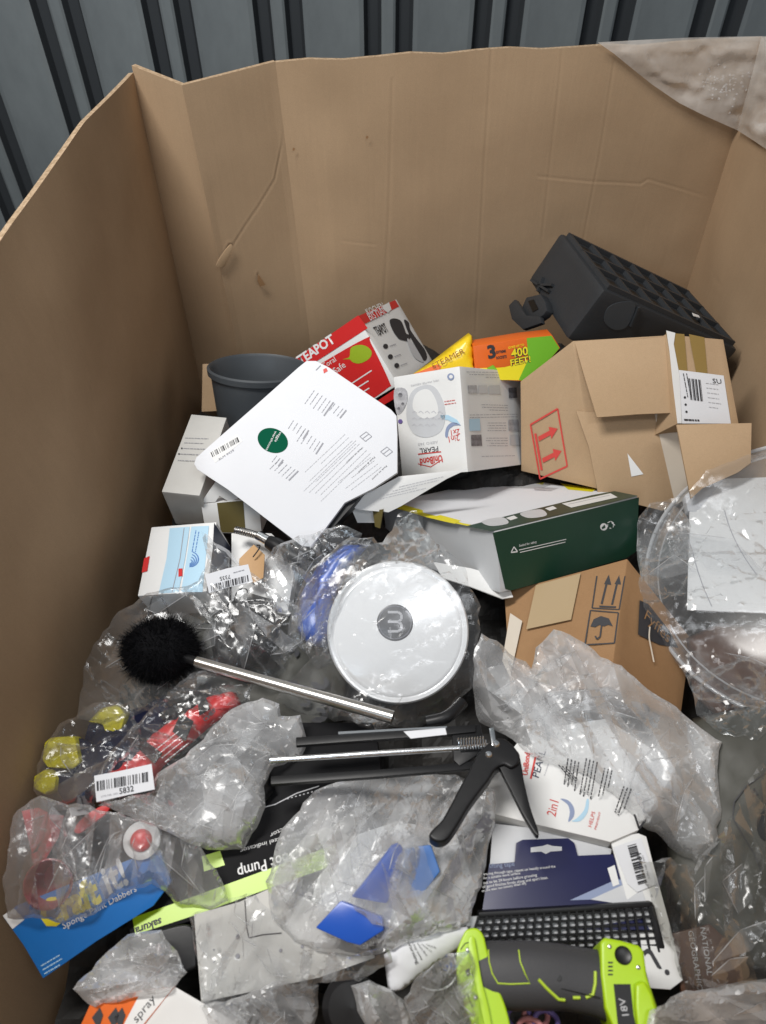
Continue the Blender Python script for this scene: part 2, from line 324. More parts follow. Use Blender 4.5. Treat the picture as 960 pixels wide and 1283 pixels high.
M = dict(
 kraft=kraftmat('kraft board', (.465, .325, .203), (.375, .258, .158), .74),
 kraft2=kraftmat('carton board', (.47, .33, .205), (.41, .28, .165), .86),
 kraft3=kraftmat('brown board', (.34, .20, .10), (.27, .15, .07), .8),
 edge=mat('corrugated edge', (.50, .37, .25), .9, .1, bump=1, bscale=260, col2=(.25, .17, .1), vscale=160),
 steel=mat('grey painted steel', (.27, .30, .31), .36, .5, metal=.3, bump=.2, bscale=9, col2=(.17, .19, .20), vscale=4, stretch=(1, 1, .5)),
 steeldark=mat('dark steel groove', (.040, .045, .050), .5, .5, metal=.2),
 floor=mat('dark floor', (.05, .05, .05), .7),
 white=mat('white card', (.76, .76, .75), .55, .4, bump=.06, bscale=30, var=.05, vscale=7),
 paper=mat('white paper', (.72, .73, .76), .85, .1, bump=.08, bscale=18, var=.04, vscale=5),
 offw=mat('greyish white board', (.60, .59, .56), .7, .3, bump=.1, bscale=30, var=.12, vscale=9),
 silver=mat('light grey board', (.50, .51, .52), .45, .4, var=.08),
 gloss=mat('glossy white plastic', (.84, .84, .84), .16, .5, coat=.4),
 redcup=mat('dark red plastic', (.30, .012, .02), .3), red=mat('red print', (.62, .025, .025), .35, .5, var=.1), redd=mat('red ink', (.6, .06, .05), .6),
 green=mat('dark green print', (.006, .045, .026), .35, .5, var=.25, bump=.04, bscale=20), green2=mat('green sticker', (.004, .085, .045), .9, .05),
 leaf=mat('leaf green print', (.30, .42, .02), .45), yellow=mat('yellow print', (.80, .70, .015), .4), yel2=mat('yellow bag foil', (.80, .56, .015), .3, bump=.3, bscale=20),
 orange=mat('orange print', (.75, .14, .015), .35, var=.15, bump=.1), lime=mat('lime plastic', (.40, .62, .008), .38, .5, bump=.04, bscale=200),
 limep=mat('lime print', (.38, .58, .01), .35), limeink=mat('lime trim', (.45, .62, .03), .5),
 black=mat('black plastic', (.008, .008, .009), .42, .35, bump=.05, bscale=120), blackp=mat('black print card', (.006, .006, .007), .65, .15, bump=.08, bscale=14),
 crate=mat('black crate plastic', (.030, .033, .037), .5, .4, bump=.15, bscale=160, var=.3), ink=mat('black ink', (.03, .03, .035), .6), ink2=mat('grey ink', (.30, .30, .33), .7),
 inkl=mat('pale grey ink', (.52, .52, .54), .7), wink=mat('white ink', (.75, .75, .75), .6), bucket=mat('grey bucket plastic', (.060, .068, .076), .45, .4, var=.2),
 chrome=mat('brushed steel', (.55, .53, .50), .28, metal=1, bump=.06, bscale=60, stretch=(1, 1, 1)), zinc=mat('zinc plated rod', (.80, .82, .84), .22, metal=1),
 fuzz=mat('black bristles', (.004, .004, .005), .8, .1), blue=mat('blue plastic', (.012, .085, .46), .3, .5, bump=.05), bluec=mat('blue card', (.008, .15, .48), .35, .5, var=.15, bump=.05, bscale=14),
 pale=mat('pale blue print', (.42, .62, .76), .4), swirl=mat('blue swirl print', (.05, .16, .45), .4), navy=mat('navy card', (.010, .012, .07), .4, .5, var=.2), navyd=mat('dark navy side', (.02, .03, .07), .5),
 olive=mat('olive print', (.12, .095, .03), .5), sponge=mat('yellow sponge', (.62, .55, .03), .95, .05, bump=1, bscale=130, col2=(.45, .38, .02), vscale=60, bdist=.004),
 spongeb=mat('dark blue sponge', (.009, .010, .028), .9, .1, bump=.8, bscale=120), cloth=mat('dark grey cloth', (.035, .035, .038), .9, .1, bump=.5, bscale=60, var=.4),
 tan=mat('tan card tag', (.50, .30, .14), .6), grip=mat('dark grey rubber', (.045, .045, .048), .55, .4, bump=.12, bscale=300), khaki=mat('grey olive sheet', (.062, .061, .050), .5, .4, bump=.1, bscale=14, var=.25, vscale=3),
 ngbrown=mat('dark brown card', (.10, .045, .025), .4, var=.3, vscale=3), pink=mat('pink band', (.5, .2, .2), .6), violet=mat('violet band', (.14, .1, .3), .6),
 tape=mat('clear brown tape', (.42, .31, .18), .18, .6, coat=.5, bump=.15, bscale=18), tapeb=mat('olive packing tape', (.28, .19, .06), .2, .5, coat=.5, bump=.1, bscale=20), tapew=mat('pale packing tape', (.62, .55, .46), .16, .6, coat=.6, bump=.2, bscale=22),
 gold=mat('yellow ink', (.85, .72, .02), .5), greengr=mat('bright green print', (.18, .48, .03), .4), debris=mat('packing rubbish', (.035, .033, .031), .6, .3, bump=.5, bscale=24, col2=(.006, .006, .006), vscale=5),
 photo=mat('grey photo print', (.25, .25, .27), .5, col2=(.6, .6, .62), vscale=60), photod=mat('dark photo print', (.04, .04, .05), .5, col2=(.3, .3, .32), vscale=70), egg=mat('pale grey print', (.60, .61, .63), .4, var=.12, vscale=12),
 logo=mat('grey badge', (.16, .16, .165), .3), lens=mat('black hole', (.004, .004, .004), .4), creamer=mat('brown ink', (.25, .09, .01), .6), slate=mat('blue grey print', (.25, .30, .45), .5),
)
F_ = dict(
 clear=film('clear film', a0=.01, a1=.26, rough=.16, gl=.65, crinkle=.06, vary=.8),
 clear2=film('crinkled clear film', a0=.03, a1=.40, rough=.11, gl=.85, crinkle=.3, cs=40, vary=.7),
 milky=film('milky bag film', a0=.42, a1=.95, rough=.24, gl=.5, crinkle=.06, vary=.6),
 thin=film('thin hazy film', a0=.08, a1=.6, rough=.18, gl=.6, crinkle=.06, vary=.8),
 haze=film('hazy bag film', a0=.24, a1=.88, rough=.15, gl=.6, crinkle=.07, vary=.7),
 wrap=film('wrap film', tint=(.96, .91, .85), a0=.6, a1=.9, rough=.2, gl=.8, crinkle=.35, cs=40),
 grey=film('grey tinted film', tint=(.5, .5, .5), a0=.04, a1=.3, rough=.15, gl=.5, crinkle=.06, thru=(.75, .75, .73)),
 blister=film('blister plastic', a0=.03, a1=.3, rough=.22, gl=.7, crinkle=.03, cs=8),
 fold=film('doubled film', a0=.16, a1=.6, rough=.2, gl=.55, crinkle=.05, vary=.5),
 crease=film('film crease', a0=.28, a1=.6, rough=.2, gl=.9, crinkle=0, vary=.3),
 foldc=film('doubled clear film', a0=.05, a1=.4, rough=.16, gl=.6, crinkle=.05, vary=.5),
 bead=film('rim bead', a0=.5, a1=.95, rough=.1, gl=1.2, crinkle=0, vary=.2),
 rim=film('clear thick rim', a0=.06, a1=.6, rough=.12, gl=1.2, crinkle=.05), white=film('white pouch film', a0=.9, a1=1, rough=.25, gl=.4, crinkle=.35),
)

# ---------------------------------------------------------------- the setting
def sheet(name, x0, y0, x1, y1, z, m):
    o = mesh(name, [(x0, y0, z), (x1, y0, z), (x1, y1, z), (x0, y1, z)], [[0, 1, 2, 3]], m, bevel=-1); o['kind'] = 'structure'; return o
sheet('floor', -4, -4, 4, 4, 0, M['floor'])
def ribwall(p0, p1, h, first, n, name):
    """corrugated steel: flat panels between raised ribs"""
    p0 = np.array(p0, float); p1 = np.array(p1, float); d = nrm(p1-p0); nr = np.array([d[1], -d[0], 0])
    if nr@(np.array([0, .8, 0])-p0) < 0: nr = -nr
    root = bpy.data.objects.new(name, None); COL.objects.link(root); link(root, p0, None); root['kind'] = 'structure'
    L = np.linalg.norm(p1-p0); s = first; per = .284
    def prof(nm, pts, m, a):
        V, F = [], []
        for x, y in pts: q = p0+d*(a+x)+nr*y; V += [q, q+np.array([0, 0, h])]
        for i in range(len(pts)-1): F.append([2*i, 2*i+2, 2*i+3, 2*i+1])
        return mesh(nm, V, F, m, root, bevel=-1, smooth=False)
    while s < L:
        prof('wall_panel', [(0, 0), (.012, .004), (.144, .004), (.156, 0)], M['steel'], s)
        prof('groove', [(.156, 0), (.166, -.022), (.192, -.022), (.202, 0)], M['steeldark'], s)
        prof('rib', [(.202, 0), (.208, .004), (.232, .004), (.238, 0)], M['steel'], s)
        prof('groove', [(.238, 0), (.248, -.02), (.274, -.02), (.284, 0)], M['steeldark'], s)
        s += per
ribwall((-1.5, 2.25, 0), (2.6, 2.25, 0), 2.6, -.126, 1, 'back_wall')
ribwall((-1.5, -.6, 0), (-1.5, 2.25, 0), 2.6, .06, 1, 'left_wall')

# ---------------------------------------------------------------- the big carton
top = {'a': at(165, 82, 1.0), 'b': at(228, 107, .99), 'c': at(345, 77, 1.0), 'd': at(957, 47, 1.0)}
def down(t, px, py):        # the lower point of a fold line, at the fold's own distance
    q = aty(px, py, t[1]-.015); k = (t[2]-.12)/(t[2]-q[2]); return t+(q-t)*k
bot = {'a': down(top['a'], 238, 420), 'b': down(top['b'], 295, 425), 'c': down(top['c'], 388, 425), 'd': down(top['d'], 860, 365)}
binr = thing('pallet_carton', (.1, .8, .12), 'huge open brown corrugated cardboard carton holding the whole heap', 'cardboard box')
def segd(P, pts):
    d = np.full(len(P), 1e9); sg = np.zeros(len(P)); pts = np.array(pts, float)
    for a, b in zip(pts[:-1], pts[1:]):
        ab = b-a; t = np.clip(((P-a)@ab)/(ab@ab), 0, 1); q = a+t[:, None]*ab; v = P-q; dd = np.hypot(v[:, 0], v[:, 1])
        s = np.sign(ab[0]*v[:, 1]-ab[1]*v[:, 0]); k = dd < d; d[k] = dd[k]; sg[k] = s[k]
    return d*sg
def wallpanel(t0, t1, b0, b1, nx, nz, rim=None, creases=(), seed=0, bul=.006, name='side_panel'):
    u = np.linspace(0, 1, nx+1); v = np.linspace(0, 1, nz+1); U, Vv = np.meshgrid(u, v)
    U = U.ravel(); Vv = Vv.ravel()
    P = (t0*(1-U)[:, None]+t1*U[:, None])*(1-Vv)[:, None]+(b0*(1-U)[:, None]+b1*U[:, None])*Vv[:, None]
    if rim is not None:
        dz = np.interp(U, rim[0], rim[1])*(1-Vv)**3; P[:, 2] += dz
    W = np.linalg.norm(t1-t0); H = np.linalg.norm(t0-b0); n = nrm(np.cross(t1-t0, b0-t0)); n = n if n@(np.array([.1, .8, .6])-t0) > 0 else -n
    uv = np.stack([U*W, Vv*H], 1); win = np.minimum(1, np.minimum(U, 1-U)*12)
    disp = (vnoise(uv, .33, seed)*bul+vnoise(uv, .11, seed+3)*bul*.22)*win
    px = proj(P)
    for c in creases:
        amp, wd, pts = c; d = segd(px, pts); wd = wd*.62; disp += win*amp*.55*(-np.exp(-(d/wd)**2)+.45*np.exp(-((d-wd*1.8)/wd)**2))
    P = P+n*disp[:, None]; th = .010; B = P-n*th; N = len(P); F = []; FM = []
    for j in range(nz):
        for i in range(nx):
            a = j*(nx+1)+i; F.append([a, a+1, a+nx+2, a+nx+1]); F.append([N+a, N+a+nx+1, N+a+nx+2, N+a+1])
    for i in range(nx): F.append([i, N+i, N+i+1, i+1])
    for j in range(nz):
        a = j*(nx+1); F.append([a, a+nx+1, N+a+nx+1, N+a]); a += nx; F.append([a, N+a, N+a+nx+1, a+nx+1])
    me_o = mesh(name, np.concatenate([P, B]), F, [M['kraft'], M['edge']], binr, bevel=0, smooth=True, sharp=40)
    for k, p in enumerate(me_o.data.polygons):
        if 2*nx*nz <= k < 2*nx*nz+nx: p.material_index = 1
    return me_o, n
lf = np.array([-.62, -.1, 1.0]); lfb = np.array([-.50, -.1, .12])
wallpanel(lf, top['a'], lfb, bot['a'], 220, 110, rim=(np.linspace(0, 1, 14), rng.uniform(-.014, .006, 14)), seed=4, bul=.012,
          creases=[(.0012, 2.2, [(155, 404), (160, 412)]), (.001, 3, [(60, 640), (110, 760)]), (.0008, 4, [(25, 290), (60, 400), (80, 520)])])
wallpanel(top['a'], top['b'], bot['a'], bot['b'], 30, 110, seed=5, bul=.004)
tear = [(358, 143), (354, 180), (345, 225), (325, 258), (310, 280), (296, 302), (287, 318)]
wallpanel(top['b'], top['c'], bot['b'], bot['c'], 110, 230, seed=6, bul=.004, creases=[(.0016, 2.0, tear), (.0035, 3.2, [(289, 308), (281, 324), (271, 333)]), (.0025, 2.2, [(324, 344), (329, 358)]), (.0015, 2.6, [(254, 364), (262, 372)])])
wallpanel(top['c'], top['d'], bot['c'], bot['d'], 400, 260, seed=8, bul=.010, rim=(np.linspace(0, 1, 16), rng.uniform(-.0035, .003, 16)),
          creases=[(.0011, 2.6, [(617, 60), (608, 200), (597, 420)]), (.0009, 2.4, [(705, 55), (692, 180), (680, 300)]), (.001, 2.4, [(768, 75), (750, 200), (732, 300)]), (.0013, 2.2, [(675, 222), (712, 225), (745, 228), (775, 229), (803, 231), (812, 225), (850, 236), (897, 250)]),
                   (.0009, 3, [(492, 100), (488, 260), (480, 400)]), (.0012, 2, [(925, 150), (940, 190)]), (.0008, 3, [(355, 80), (360, 250), (380, 415)]), (.0007, 2.5, [(430, 300), (470, 306)])])
rt = np.array([.83, -.1, 1.0]); rb = np.array([.72, -.1, .12])
wallpanel(top['d'], rt, bot['d'], rb, 150, 110, seed=9, bul=.010, creases=[(.002, 2.5, [(895, 350), (900, 358)]), (.0012, 3, [(945, 430), (962, 425)])])
wallpanel(rt, lf, rb, lfb, 60, 40, seed=10, bul=.01)
base = mesh('base_panel', [(-.5, -.12, .11), (.85, -.12, .11), (.85, 1.75, .11), (-.52, 1.6, .11)], [[0, 1, 2, 3]], M['kraft'], binr, bevel=-1)

# ---------------------------------------------------------------- loose rubbish below
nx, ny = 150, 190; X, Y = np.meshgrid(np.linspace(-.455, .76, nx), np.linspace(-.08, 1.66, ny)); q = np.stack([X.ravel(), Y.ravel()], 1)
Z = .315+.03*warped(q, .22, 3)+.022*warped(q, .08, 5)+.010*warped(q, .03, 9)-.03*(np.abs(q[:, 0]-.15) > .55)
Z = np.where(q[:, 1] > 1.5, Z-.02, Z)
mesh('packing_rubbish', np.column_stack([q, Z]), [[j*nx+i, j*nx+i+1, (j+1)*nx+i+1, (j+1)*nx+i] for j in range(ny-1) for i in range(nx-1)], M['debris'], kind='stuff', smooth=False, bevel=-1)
#--BODY--
def boxthing(name, B, m, label, cat, group=None, **kw):
    t = thing(name, B.P(.5, .5, 0), label, cat, group); B.body('carton_body', m, t, **kw); t['_'] = 0; del t['_']; return t
# ---- brown carton and bucket at the back left
B = Bx({'001': (252, 515), '101': (300, 515), '111': (300, 452), '011': (254, 457)}, '011', .47, (.08, .1, .08))
t = boxthing('small_carton', B, M['kraft2'], 'small plain brown carton behind the grey bucket by the corner fold', 'box', seed=3)
t = thing('grey_bucket', at(325, 520, .36), 'dark grey round plastic bucket standing behind the big white sheet', 'bucket')
c = at(325, 461, .53); ax = nrm((.06, .33, 1))
lathe('bucket_wall', c, ax, [(.086, -.19), (.103, -.012), (.109, -.012), (.110, 0), (.105, .003), (.100, -.003), (.082, -.185), (.0, -.187)], M['bucket'], t, sy=.80, sx=1.0, xdir=np.array([1, .1, 0]))
tube('bucket_handle', [c+np.array([-.088, -.03, .0]), c+np.array([-.094, -.04, .012]), c+np.array([-.082, -.05, .012]), c+np.array([-.078, -.05, -.01])], .004, M['bucket'], t, curve=4)
# ---- white cartons at the left
B = Bx({'011': (238, 522), '111': (285, 520), '101': (250, 624), '001': (203, 612), '000': (222, 655), '100': (264, 664)}, '001', .485, (.075, .2, .07))
t = boxthing('white_carton', B, M['offw'], 'tall off-white carton with five printed lines leaning by the left wall', 'box', seed=5, dent=.002)
f = B.face('z1')
for k, (x0, x1, y) in enumerate([(232, 262, 549), (231, 258, 555), (230, 262, 562), (226, 256, 569), (223, 253, 577)]):
    smalltext(f, (x0, y), (x1, y+1), (0, 1), 1, M['ink2'], t, 1.1, seed=k)
for y in (562, 569): decal('bullet', f, ringpts(f, 228-(y-562)*.5, y, 1.2, 8), M['ink'], t)
t = thing('striped_carton', at(290, 645, .42), 'small white carton with a broad olive stripe and torn top flap', 'box')
pl = p3((252, 632, .452), (325, 628, .462), (256, 662, .405))
ext('front_panel', pl, [(252, 632), (324, 624), (328, 668), (258, 668)], .06, M['white'], t, bevel=.001)
decal('olive_stripe', pl, [(272, 630), (305, 627), (308, 667), (277, 667)], M['olive'], t)
pl2 = p3((250, 630, .455), (290, 626, .462), (270, 600, .50))
ext('torn_flap', pl2, [(252, 630), (262, 615), (272, 601), (292, 607), (303, 622), (288, 629), (275, 621), (270, 629)], .0015, M['white'], t)
# ---- black folding crate
B = Bx({'001': (752, 358), '101': (925, 446), '111': (862, 360), '011': (705, 292), '000': (718, 426), '010': (657, 352)}, '011', .70, (.40, .17, .14))
t = thing('plastic_crate', B.P(.5, .5, 0), 'black plastic crate on its side with ribbed base against the back wall', 'crate')
B.body('crate_body', M['crate'], t, dent=.001, bevel=.010, n=6)
f = B.face('z1'); n = f[1]; ex, ey = B.R[:, 0], B.R[:, 1]
def bar(name, a, b, hw, hh, m, parent, nn, raise_=0):
    a = np.asarray(a)+nn*raise_; b = np.asarray(b)+nn*raise_; d = nrm(b-a); s = np.cross(nn, d)*hw; V = []
    for p in (a, b): V += [p-s, p+s, p+s*.8+nn*hh, p-s*.8+nn*hh]
    return mesh(name, V, [[0, 1, 2, 3], [4, 5, 6, 7], [0, 4, 5, 1], [1, 5, 6, 2], [2, 6, 7, 3], [3, 7, 4, 0]], m, parent)
for i in range(7):
    u = .04+i*.92/6; bar('base_rib', B.P(u, .05, 1), B.P(u, .95, 1), .0045, .009, M['crate'], t, n)
for j in range(4):
    v = .06+j*.88/3; bar('base_rib', B.P(.03, v, 1), B.P(.97, v, 1), .0045, .0095, M['crate'], t, n)
for i in range(6):
    for j in range(3):
        u0, u1, v0, v1 = .04+i*.92/6+.035, .04+(i+1)*.92/6-.035, .06+j*.88/3+.07, .06+(j+1)*.88/3-.07
        V = [B.P(u0, v0, 1.006), B.P(u1, v0, 1.006), B.P(u1, v1, 1.006), B.P(u0, v1, 1.006)]
        mesh('base_slot', V, [[0, 1, 2, 3]], M['lens'], t, bevel=-1)
fe = B.face('x0')
ext('clip', fe, [(668, 376), (686, 372), (692, 382), (694, 392), (690, 398), (676, 408), (668, 403), (661, 392)], .020, M['crate'], t, lift=.020, bevel=.003)
ext('clip_slot', fe, [(671, 381), (678, 379), (684, 391), (677, 395)], .001, M['lens'], t, lift=.0215)
ext('clip_hook', fe, [(650, 388), (658, 380), (672, 400), (690, 402), (692, 410), (668, 418), (654, 405)], .012, M['crate'], t, lift=.030, bevel=.003)
for a, b in (((668, 352), (690, 366)), ((682, 348), (676, 366)), ((676, 358), (694, 358))): bar('hinge_boss', on(fe, *a), on(fe, *b), .003, .008, M['crate'], t, fe[1])
fy = B.face('y0')
ext('hand_recess', fy, [(762, 385), (780, 378), (796, 382), (786, 408), (770, 413), (757, 402)], .001, M['bucket'], t, lift=.001, curve=4)
bar('side_rib', on(fy, 790, 408), on(fy, 800, 384), .003, .006, M['crate'], t, fy[1])
ext('paper_scrap', f, [(863, 397), (871, 400), (873, 403), (865, 401)], .0008, M['white'], t, lift=.011)
# ---- teapot box
B = Bx({'001': (449, 395), '101': (366, 452), '011': (497, 484), '000': (495, 376), '010': (543, 450)}, '001', .62)
t = boxthing('teapot_box', B, M['white'], 'red and white teapot box with green leaf between the white sheet and yellow bag', 'box', seed=9)
f = B.face('z1'); fw = B.face('y0')
decal('red_header', f, [(449, 395), (366, 452), (370, 458), (376, 466), (461, 411)], M['red'], t)
decal('red_panel', f, [(458, 424), (465, 430), (488, 478), (486, 486), (452, 507), (425, 500), (394, 462), (398, 458)], M['red'], t, curve=5)
decal('red_footer', f, [(496, 487), (497, 498), (466, 516), (458, 512)], M['red'], t)
text('TEAPOT', f, (377, 457), (421, 428), M['white'], t, ys=1.0, bold=.03, lift=.0012)
decal('leaf_print', f, [(430, 450), (438, 447), (440, 436), (450, 432), (460, 434), (466, 441), (463, 449), (452, 455), (443, 454), (438, 450)], M['leaf'], t, lift=.0011, curve=5)
text('Coral', f, (406, 462), (422, 452), M['white'], t, lift=.0012); text('is Safe', f, (414, 474), (434, 459), M['white'], t, lift=.0012)
smalltext(f, (440, 480), (466, 463), (3, 7), 3, M['wink'], t, 1.6, lift=.0012 if False else 4) if False else None
strokes('lettering', f, [(440, 481, 466, 464), (446, 487, 462, 477), (452, 493, 463, 486)], 1.8, M['wink'], t, lift=.0012)
def whichface(B, px, py):
    best = None
    for q in ('x0', 'x1', 'y0', 'y1', 'z0', 'z1'):
        f = B.face(q); P = on(f, px, py); l = B.R.T@(P-B.o)/B.d
        if (l > -.05).all() and (l < 1.05).all() and f[1]@(CAM-P) > 0: best = (q, f)
    return best
q, fw = whichface(B, 503, 430)
decal('red_strip', fw, [(449, 396), (495, 376), (500, 384), (455, 407)], M['red'], t)
text('KOCHEN', fw, (461, 395), (482, 386), M['wink'], t, ys=.8, lift=.0012); text('BISTIAN', fw, (464, 402), (486, 392), M['wink'], t, ys=.8, lift=.0012)
decal('torn_patch', fw, [(478, 384), (487, 379), (490, 388), (486, 392), (482, 390)], M['white'], t, lift=.0014)
text('TEAPOT', fw, (473, 421), (487, 415), M['ink'], t, ys=1.6, bold=.02)
for k, (x, y) in enumerate(((483, 434), (489, 447), (497, 458))):
    decal('icon', fw, ringpts(fw, x, y, 3.2, 10), M['ink'], t); strokes('lettering', fw, [(x+5, y, x+13, y-3)], 1, M['ink2'], t)
decal('teapot_print', fw, [(488, 402), (494, 399), (502, 402), (506, 410), (509, 418), (514, 420), (512, 427), (504, 426), (499, 424), (492, 414)], M['ink'], t, curve=4)
decal('teapot_print', fw, [(506, 401), (512, 404), (514, 413), (522, 425), (532, 438), (535, 448), (531, 452), (524, 440), (517, 428), (511, 416)], M['ink'], t, curve=4)
decal('cup_print', fw, [(510, 424), (518, 432), (527, 446), (530, 454), (520, 449), (513, 437)], M['egg'], t, lift=.001, curve=4)
q2 = [on(B.face('z1'), 449, 395), on(B.face('z1'), 366, 452)]
# ---- yellow snack bag and rocket box
pl = p3((515, 470, .545), (593, 460, .55), (586, 418, .60))
def pillow(name, pl, poly, puff, m, parent, sp=5, seed=1, cr=.35, lift=0):
    o = None; P = []; poly = np.array(poly, float)
    return puffmesh(name, pl, poly, puff, m, parent, sp, seed, cr, lift)
def inside(pt, poly):
    x, y = pt[:, 0], pt[:, 1]; c = np.zeros(len(pt), bool); n = len(poly)
    for i in range(n):
        x0, y0 = poly[i]; x1, y1 = poly[(i+1) % n]
        k = ((y0 > y) != (y1 > y)) & (x < (x1-x0)*(y-y0)/((y1-y0) or 1e-9)+x0); c ^= k
    return c
def fill2d(poly, sp, r, xp=(), xe=()):
    B_ = [];
    for a, b in zip(poly, np.roll(poly, -1, 0)):
        k = max(1, int(np.hypot(*(b-a))/sp)); B_ += [a+(b-a)*i/k for i in range(k)]
    B_ = np.array(B_); lo, hi = poly.min(0), poly.max(0); g = []
    xs = np.arange(lo[0], hi[0], sp); ys = np.arange(lo[1], hi[1], sp*.87)
    for j, y in enumerate(ys):
        for x in xs: g.append((x+(j % 2)*sp/2+r.uniform(-.25, .25)*sp, y+r.uniform(-.25, .25)*sp))
    g = np.array(g); g = g[inside(g, poly)]
    d = np.abs(segd(g, np.vstack([B_, B_[:1]]))); g = g[d > sp*.5]
    nb = len(B_); xp = np.array(xp).reshape(-1, 2); ok = (np.abs(segd(xp, np.vstack([B_, B_[:1]]))) > sp*.3) if len(xp) else []
    xe = [(nb+a, nb+b_) for a, b_ in xe if ok[a] and ok[b_]]
    V = [Vector(p) for p in np.vstack([B_, xp, g])]; used = set(range(nb)) | {q for e_ in xe for q in e_} | set(range(nb+len(xp), len(V))); mp_ = {}; V2 = []
    for i in sorted(used): mp_[i] = len(V2); V2.append(V[i])
    v, e, f, *_ = geometry.delaunay_2d_cdt(V2, [(i, (i+1) % nb) for i in range(nb)]+[(mp_[a], mp_[b_]) for a, b_ in xe], [], 1, 1e-3)
    v = np.array([list(p) for p in v]); dd = np.abs(segd(v, np.vstack([B_, B_[:1]])))
    return v, [list(q) for q in f], dd
def puffmesh(name, pl, poly, puff, m, parent, sp=5, seed=1, cr=.35, lift=0):
    v, f, dd = fill2d(np.array(poly, float), sp, np.random.RandomState(seed)); mx = dd.max(); k = np.sqrt(np.clip(dd/mx, 0, 1)*(2-np.clip(dd/mx, 0, 1)))
    h = puff*k*(1+cr*warped(v, 26, seed)+cr*.5*warped(v, 11, seed+2))
    T = np.array([on(pl, x, y, lift+hh) for (x, y), hh in zip(v, h)]); Bk = np.array([on(pl, x, y, lift-hh*.4) for (x, y), hh in zip(v, h)])
    N = len(T); bd = dd < 1e-3; idx = np.where(bd, np.arange(N), np.arange(N)+N)
    F = f+[[idx[i] for i in q[::-1]] for q in f]
    return mesh(name, np.vstack([T, Bk]), F, m, parent, smooth=True, bevel=-1)
t = thing('snack_bag', on(pl, 560, 460), 'yellow foil bag with an orange band standing behind the white box', 'packet')
puffmesh('foil_bag', pl, [(512, 472), (543, 451), (566, 433), (587, 417), (592, 421), (594, 440), (596, 470), (560, 475)], .022, M['yel2'], t)
decal('orange_band', pl, [(514, 471), (545, 458), (552, 460), (540, 475), (516, 476)], M['orange'], t, lift=.021)
text('STEAMER', pl, (541, 464), (580, 444), M['creamer'], t, lift=.026, ys=.9)
pl = p3((594, 435, .60), (690, 421, .62), (620, 470, .545))
t = thing('rocket_box', on(pl, 640, 450), 'orange and green rocket toy box reading 400 feet beside the black crate', 'box')
ext('box_body', pl, [(593, 434), (655, 424), (692, 420), (702, 436), (690, 450), (656, 478), (596, 474)], .05, M['orange'], t, bevel=.001)
decal('green_side', pl, [(660, 423.5), (691, 420.5), (701, 436), (690, 449), (656, 477), (650, 476), (662, 450)], M['greengr'], t)
decal('yellow_burst', pl, [(657, 452), (668, 455), (658, 474), (640, 476), (600, 474), (597, 462), (632, 460)], M['gold'], t, lift=.0005, curve=4)
def rot(s, y0, y1, x, m, **k): text(s, pl, (x, y0), (x-3, y1), m, t, **k)
text('3', pl, (612, 449), (622, 447), M['ink'], t, ys=1, bold=.04); text('EXTREME', pl, (622, 443), (634, 441), M['ink'], t, ys=1.6, bold=.03); text('ROCKETS', pl, (622, 450), (635, 448), M['ink'], t, ys=1.6, bold=.03)
text('GOES UP TO', pl, (637, 437), (657, 433), M['gold'], t, ys=1.1, bold=.02)
text('400', pl, (641, 448), (662, 444), M['ink'], t, ys=1.1, bold=.08, lift=.0008); text('400', pl, (641, 448), (662, 444), M['gold'], t, ys=1.1, bold=.02, lift=.0014)
text('FEET!', pl, (640, 458), (665, 453), M['ink'], t, ys=1.0, bold=.08, lift=.0008); text('FEET!', pl, (640, 458), (665, 453), M['gold'], t, ys=1.0, bold=.02, lift=.0014)
decal('dinosaur_print', pl, [(610, 461), (618, 457), (623, 463), (616, 468)], M['greengr'], t, lift=.001)
pl = p3((672, 452, .57), (700, 440, .58), (678, 470, .54))
t = tag(ext('black_pouch', pl, [(672, 452), (682, 440), (700, 436), (706, 450), (690, 475), (674, 472)], .03, M['black'], bevel=.003), 'small black pouch wedged between rocket box and arrow carton', 'pouch')
# ---- arrow carton with open flaps
B = Hx({'011': (718, 427, .66), '001': (747, 612, .43), '111': (836, 420, .66), '101': (868, 622, .43), '010': (652, 478, .535), '000': (653, 590, .36)})
t = thing('arrow_carton', B.P(.5, .5, 0), 'brown carton with two red arrows, its front flaps hanging open', 'box')
B.body('carton_body', M['kraft2'], t, open=(), seed=12, n=12, dent=.003)
fl = B.face('x0')
def arrow(x, y, dx, dy, wx, wy):
    P = lambda a, b: (x+dx*a+wx*b, y+dy*a+wy*b)
    decal('arrow_print', fl, [P(0, -.28), P(.6, -.28), P(.6, -.75), P(1, 0), P(.6, .75), P(.6, .28), P(0, .28)], M['redd'], t)
fr = [(665, 532), (699, 512), (711, 584), (677, 600)]
strokes('print_frame', fl, [(*fr[i], *fr[(i+1) % 4]) for i in range(4)], 2.6, M['redd'], t)
strokes('print_bar', fl, [(671, 543, 679, 589)], 4, M['redd'], t)
arrow(675, 550, 24, -13, 2.2, 10); arrow(680, 577, 24, -12, 2.2, 10)
ff = B.face('z1')
up_ = plane(on(ff, 718, 427, .006), on(ff, 833, 422, .006), on(ff, 800, 520, .045))
ext('top_flap', up_, [(720, 428), (775, 424), (790, 426), (833, 422), (843, 470), (851, 517), (800, 519), (748, 523), (732, 470)], .005, M['kraft2'], t, bevel=.0008)
lo = (on(ff, 747, 612, .006), ff[1])
ext('lower_flap', lo, [(722, 515), (742, 516), (842, 517), (856, 565), (868, 622), (830, 640), (750, 620), (738, 560)], .0045, M['kraft2'], t, lift=.0, bevel=.0008)
ext('tape_strip', lo, [(820, 519), (843, 517), (868, 622), (846, 632)], .0006, M['tapew'], t, lift=.0012)
